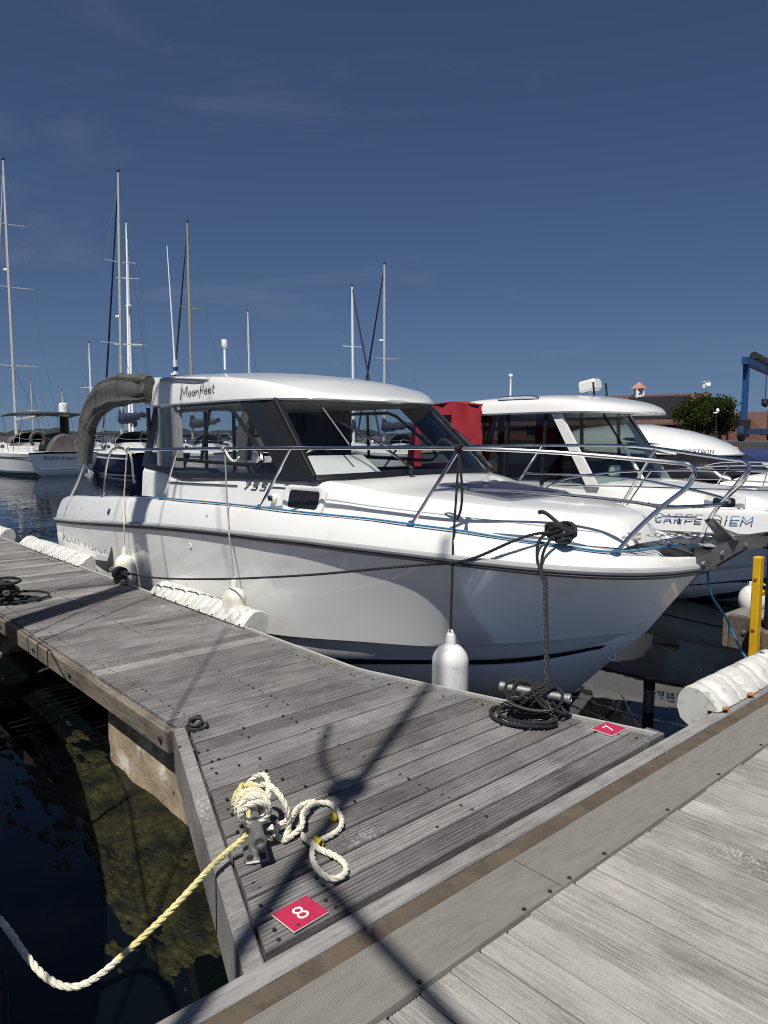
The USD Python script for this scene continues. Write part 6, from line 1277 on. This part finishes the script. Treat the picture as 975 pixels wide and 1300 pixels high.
body = solid_loft(np.array([[P_(b_, hw, 1.5), P_(b_, hw, ze - .2), P_(b_, 0, zr - .25), P_(b_, -hw, ze - .2), P_(b_, -hw, 1.5)] for b_ in (rA, rB)])); wlb = lb.part('wall', body, 'brick_wall', smooth=False)
Lb = np.linalg.norm(rB - rA)
def rp(s_, k, off): b_ = rA + dirb * s_; p = P_(b_, k * (hw + .3), zr + (ze - .2 - zr) * k); n_ = nb * (zr - ze) + np.array([0, 0, hw]); return p + n_ / np.linalg.norm(n_) * off
for i in range(28):
    for j in range(4):
        s0 = 1.0 + i * 1.02; 
        if s0 + 1 > Lb - 1.4 or (j == 0 and i < 16): continue
        k0 = .10 + j * .19; q = [rp(s0, k0, .07), rp(s0 + .99, k0, .07), rp(s0 + .99, k0 + .183, .07), rp(s0, k0 + .183, .07)]
        lb.part('solar_panel', slab(q, (0, 0, .04)), 'solar', rfp, smooth=False)
cp = rp(Lb * .60, 0.02, 0); cp = up(813, 500, 89); cp = rA + dirb * ((cp - rA) @ dirb) ; cp = np.array([cp[0], cp[1], 0])
cu_ = lb.part('cupola', [TM(cbox((-.5, -.5, zr - .8), (.5, .5, zr + .75), .03).vertices + cp, cbox((-.5, -.5, zr - .8), (.5, .5, zr + .75), .03).faces)], 'white_paint')
lb.part('cupola_roof', [lathe([(.98, zr + .72), (.95, zr + .80), (.5, zr + 1.2), (.12, zr + 1.5), (0, zr + 1.55)], cp, n=4)], 'tile_pink', cu_, smooth=False)
lb.part('clock_face', lathe([(0, .54), (.30, .535), (.34, .52), (.34, .48)], cp + [0, 0, zr + .30], nb, 20), 'decal_grey', cu_); lb.part('clock_dial', lathe([(0, .555), (.24, .55)], cp + [0, 0, zr + .30], nb, 20), 'white_paint', cu_)
for k in (.25, .5, .72, .9):
    p = rA + dirb * Lb * k + nb * (hw + .01); lb.part('window', [TM(np.array([p + dirb * x + [0, 0, z] for x, z in ((-.6, 2.1), (.6, 2.1), (.6, 3.2), (-.6, 3.2))]), [[0, 1, 2, 3]])], 'hatch_glass', wlb, smooth=False)
q = rB + np.array([0, 0, zr]); lb.part('roof_aerials', [bar(q + [-.2, 0, 0], q + [-.2, 0, 1.3], .04, 6), lathe([(0, .0), (.3, .08), (.34, .2)], q + [-.1, -.3, 1.0], (0.2, -1, .2), 10), cbox(q + [-.5, -.1, .5], q + [-.25, .1, .9], .03), bar(q + [-.6, 0, 1.2], q + [.3, 0, 1.25], .03, 5)], 'mast_white', rfp)
# lower brick building at the right
s0, s1 = up(915, 530, 84), up(990, 522, 80)
sb = Thing('brick_house', 'brick building with a reddish gable behind the blue hoist', 'building', (s0[0], s0[1], 0), frame='world')
bw0, bw1 = s0 * [1, 1, 0], s1 * [1, 1, 0] + np.array([6, 0, 0]); db = bw1 - bw0; db /= np.linalg.norm(db); nn_ = np.array([db[1], -db[0], 0]); nn_ = nn_ if nn_[1] < 0 else -nn_
Q = lambda b_, o, z: b_ + nn_ * o + np.array([0, 0, z])
sb.part('wall', solid_loft(np.array([[Q(b_, 3, 1.5), Q(b_, 3, 2.9), Q(b_, 0, 4.5), Q(b_, -3, 2.9), Q(b_, -3, 1.5)] for b_ in (bw0, bw1)])), 'brick_wall', smooth=False)
sb.part('roof', solid_loft(np.array([[Q(b_, 3.3, 2.75), Q(b_, 0, 4.7), Q(b_, -3.3, 2.75), Q(b_, -3.3, 2.6), Q(b_, 0, 4.52), Q(b_, 3.3, 2.6)] for b_ in (bw0 - db * .2, bw1)])), 'tile_roof', smooth=False)
gb0 = up(945, 545, 78); gbl = gb0 * [1, 1, 0]
sb.part('gable', [solid_loft(np.array([[gbl + db * x + nn_ * -o + [0, 0, z] for x, z in ((-1.5, 1.5), (1.5, 1.5), (1.5, 2.8), (0, 4.3), (-1.5, 2.8))] for o in (0, 3)]))], 'brick_wall', smooth=False)
sb.part('window', slab([gbl + db * x + nn_ * .02 + [0, 0, z] for x, z in ((-.5, 2.0), (.5, 2.0), (.5, 2.9), (-.5, 2.9))], nn_ * .05), 'hatch_glass', smooth=False)
# tree
tp_ = up(897, 540, 70) * [1, 1, 0]
tr = Thing('round_tree', 'round green tree standing in front of the long brick building', 'tree', (tp_[0], tp_[1], 1.5), frame='world')
rt = np.random.default_rng(11)
limbs = [tube(np.array([tp_ + [0, 0, 1.5], tp_ + [.1, 0, 2.6], tp_ + [.0, .1, 3.8]]), np.array([.24, .19, .1]), 8)]
cl = []
for i in range(34):
    a_ = rt.uniform(0, 2 * np.pi); el = rt.uniform(-.15, 1.35); r_ = rt.uniform(1.3, 2.75); c_ = tp_ + np.array([math.cos(a_) * math.cos(el) * r_ * 1.12, math.sin(a_) * math.cos(el) * r_, 3.2 + math.sin(el) * r_ * .95]); cl.append(c_)
    if i < 12: limbs.append(tube(np.array([tp_ + [0, 0, 2.4], (tp_ + [0, 0, 2.9] + c_) / 2, c_]), np.array([.09, .06, .02]), 5))
tr.part('trunk', limbs, 'bark')
ctr = np.array(cl)[rt.integers(0, len(cl), 15000)] + rt.normal(0, 1, (15000, 3)) * [.42, .42, .34]
d1 = rt.normal(0, 1, (15000, 3)); d1 /= np.linalg.norm(d1, axis=1, keepdims=True); d2 = np.cross(d1, rt.normal(0, 1, (15000, 3))); d2 /= np.linalg.norm(d2, axis=1, keepdims=True)
sz = rt.uniform(.09, .17, (15000, 1)); V = np.stack([ctr - d1 * sz, ctr + d2 * sz * .6, ctr + d1 * sz, ctr - d2 * sz * .6], 1).reshape(-1, 3); F = np.arange(60000).reshape(-1, 4)
tr.part('crown', TM(V, F), 'leaf', smooth=False)
# travel hoist
g0, g1 = up(944, 540, 55) * [1, 1, 0], up(977, 540, 65) * [1, 1, 0]; dg = (g1 - g0) / np.linalg.norm(g1 - g0); sg_ = np.array([dg[1], -dg[0], 0]); zg = 7.45
th_ = Thing('boat_hoist', 'tall blue travelling boat hoist at the right edge of the yard', 'hoist', tuple(g0 + [0, 0, 1.55]), frame='world')
def obeam(p, q, w, h): 
    p, q = np.asarray(p, float), np.asarray(q, float); d = (q - p) / np.linalg.norm(q - p); s_ = np.cross(d, [0, 0, 1.0]) if abs(d[2]) < .9 else sg_.copy(); s_ /= np.linalg.norm(s_); t_ = np.cross(s_, d)
    return solid_loft(np.array([[o + s_ * x * w + t_ * y * h for x, y in ((-1, -1), (1, -1), (1, 1), (-1, 1))] for o in (p, q)]))
for k, off in ((0, 0), (1, 9.5)):
    o = sg_ * off
    for b_ in (g0, g1): th_.part('leg', obeam(b_ + o + [0, 0, 2.2], b_ + o + [0, 0, zg - .28], .20, .20), 'hoist_blue', smooth=False)
    th_.part('top_beam', obeam(g0 + o - dg * .8 + [0, 0, zg], g1 + o + dg * .8 + [0, 0, zg], .22, .26), 'hoist_blue', smooth=False)
    th_.part('base_beam', obeam(g0 + o - dg * 1.2 + [0, 0, 2.3], g1 + o + dg * 1.2 + [0, 0, 2.3], .24, .22), 'hoist_blue', smooth=False)
    for b_ in (g0 - dg * .6, g1 + dg * .6):
        m = lathe([(.0, -.25), (.45, -.25), (.62, -.16), (.62, .16), (.45, .25), (0, .25)], b_ + o + [0, 0, 2.12], sg_, 18); th_.part('wheel', m, 'pile_black')
    for kk in (.25, .42, .62, .8):
        p = g0 + o + (g1 - g0) * kk; th_.part('trolley', [cbox(p + [-.35, -.35, zg + .36], p + [.35, .35, zg + .62], .05), lathe([(0, -.2), (.3, -.2), (.3, .2), (0, .2)], p + [0, 0, zg + .7], dg, 12)], 'pile_black')
    for kk in (.42, .74):
        p = g0 + o + (g1 - g0) * kk + sg_ * (.6 if off == 0 else -.6)
        for dx in (-.12, 0, .12): th_.part('cable', bar(p + dg * dx + [0, 0, 4.9], p + dg * dx + [0, 0, zg], .014, 4), 'black_plastic')
        blk = th_.part('hook_block', [cbox(p + [-.22, -.22, 4.35], p + [.22, .22, 4.9], .06), lathe([(0, -.1), (.3, -.1), (.3, .1), (0, .1)], p + [0, 0, 4.55], sg_, 14)], 'pile_black'); th_.part('sling', [bar(p + [0, 0, 4.4], p + sg_ * 1.6 + dg * .4 + [0, 0, 2.6], .05, 5)], 'mast_white', blk)
th_.part('engine_box', cbox(g0 - dg * .2 + [-.5, -.5, 2.55], g0 - dg * .2 + [.35, .5, 3.2], .06), 'pile_black')
# yard clutter
def covered_boat(px, dist, label, L, h, mat, rot, z0=1.55):
    p = up(px, 560, dist); t = Thing('covered_boat', label, 'boat', (p[0], p[1], z0), rot, frame='own'); G = []
    for x in np.linspace(-L / 2, L / 2, 9):
        k = 1 - max(0, x / (L / 2)) ** 2.2; w = 1.05 * max(k, .04); G.append([(x, w * math.cos(q), .75 + h * math.sin(q) ** .7 * (.55 + .45 * k)) for q in np.linspace(0, np.pi, 9)])
    t.part('cover', sheet(np.array(G), (0, 0, -.02)), mat, smooth=60)
    H = [[(x, 1.0 * max(1 - max(0, x / (L / 2)) ** 2.2, .03) * s_, .8) for s_ in (1,)] + [(x, .5 * max(1 - max(0, x / (L / 2)) ** 2, .02), .35), (x, 0, .2), (x, -.5 * max(1 - max(0, x / (L / 2)) ** 2, .02), .35), (x, -1.0 * max(1 - max(0, x / (L / 2)) ** 2.2, .03), .8)] for x in np.linspace(-L / 2, L / 2, 9)]
    t.part('hull', loft(np.array(H)), 'gelcoat_far', smooth=50)
    t.part('rub_rail', [tube(np.array([h_[k] for h_ in H]), .04, 5) for k in (0, 4)], 'rub_dark')
covered_boat(893, 41, 'small boat under a navy blue cover afloat below the green tree', 5.5, .75, 'canvas_blue', 170, -.35)
covered_boat(945, 38, 'small boat under a blue cover afloat below the hoist', 5.0, .85, 'canvas_blue', 200, -.35)
covered_boat(985, 34, 'small open white boat at the right edge below the hoist', 5.5, .25, 'gelcoat_far', 190, -.35)
p = up(908, 560, 56); t = Thing('yard_pole', 'dark pole with a small white lamp in front of the round tree', 'pole', (p[0], p[1], 1.55), 0, frame='own')
t.part('pole', bar((0, 0, 0), (0, 0, 2.2), .05, 6), 'pile_black'); t.part('lamp', [sphere((.08, 0, 2.3), (.13, .13, .2), 1), cbox((-.25, -.06, 2.1), (.1, .06, 2.2), .02)], 'mast_white')
p = up(930, 575, 30); 
p = ab(p); t = Thing('tan_bundle', 'tan cloth bundle on the white boat below the hoist', 'bundle', (p[0], p[1], p[2]))
m = sphere(p + [0, 0, .0], (.24, .22, .28), 3); vv = np.array(m.vertices); vv += (meshkit.fbm(vv * 4, 3)[:, None] - .5) * .25; m.vertices = vv; t.part('cloth', m, 'tan_cloth')
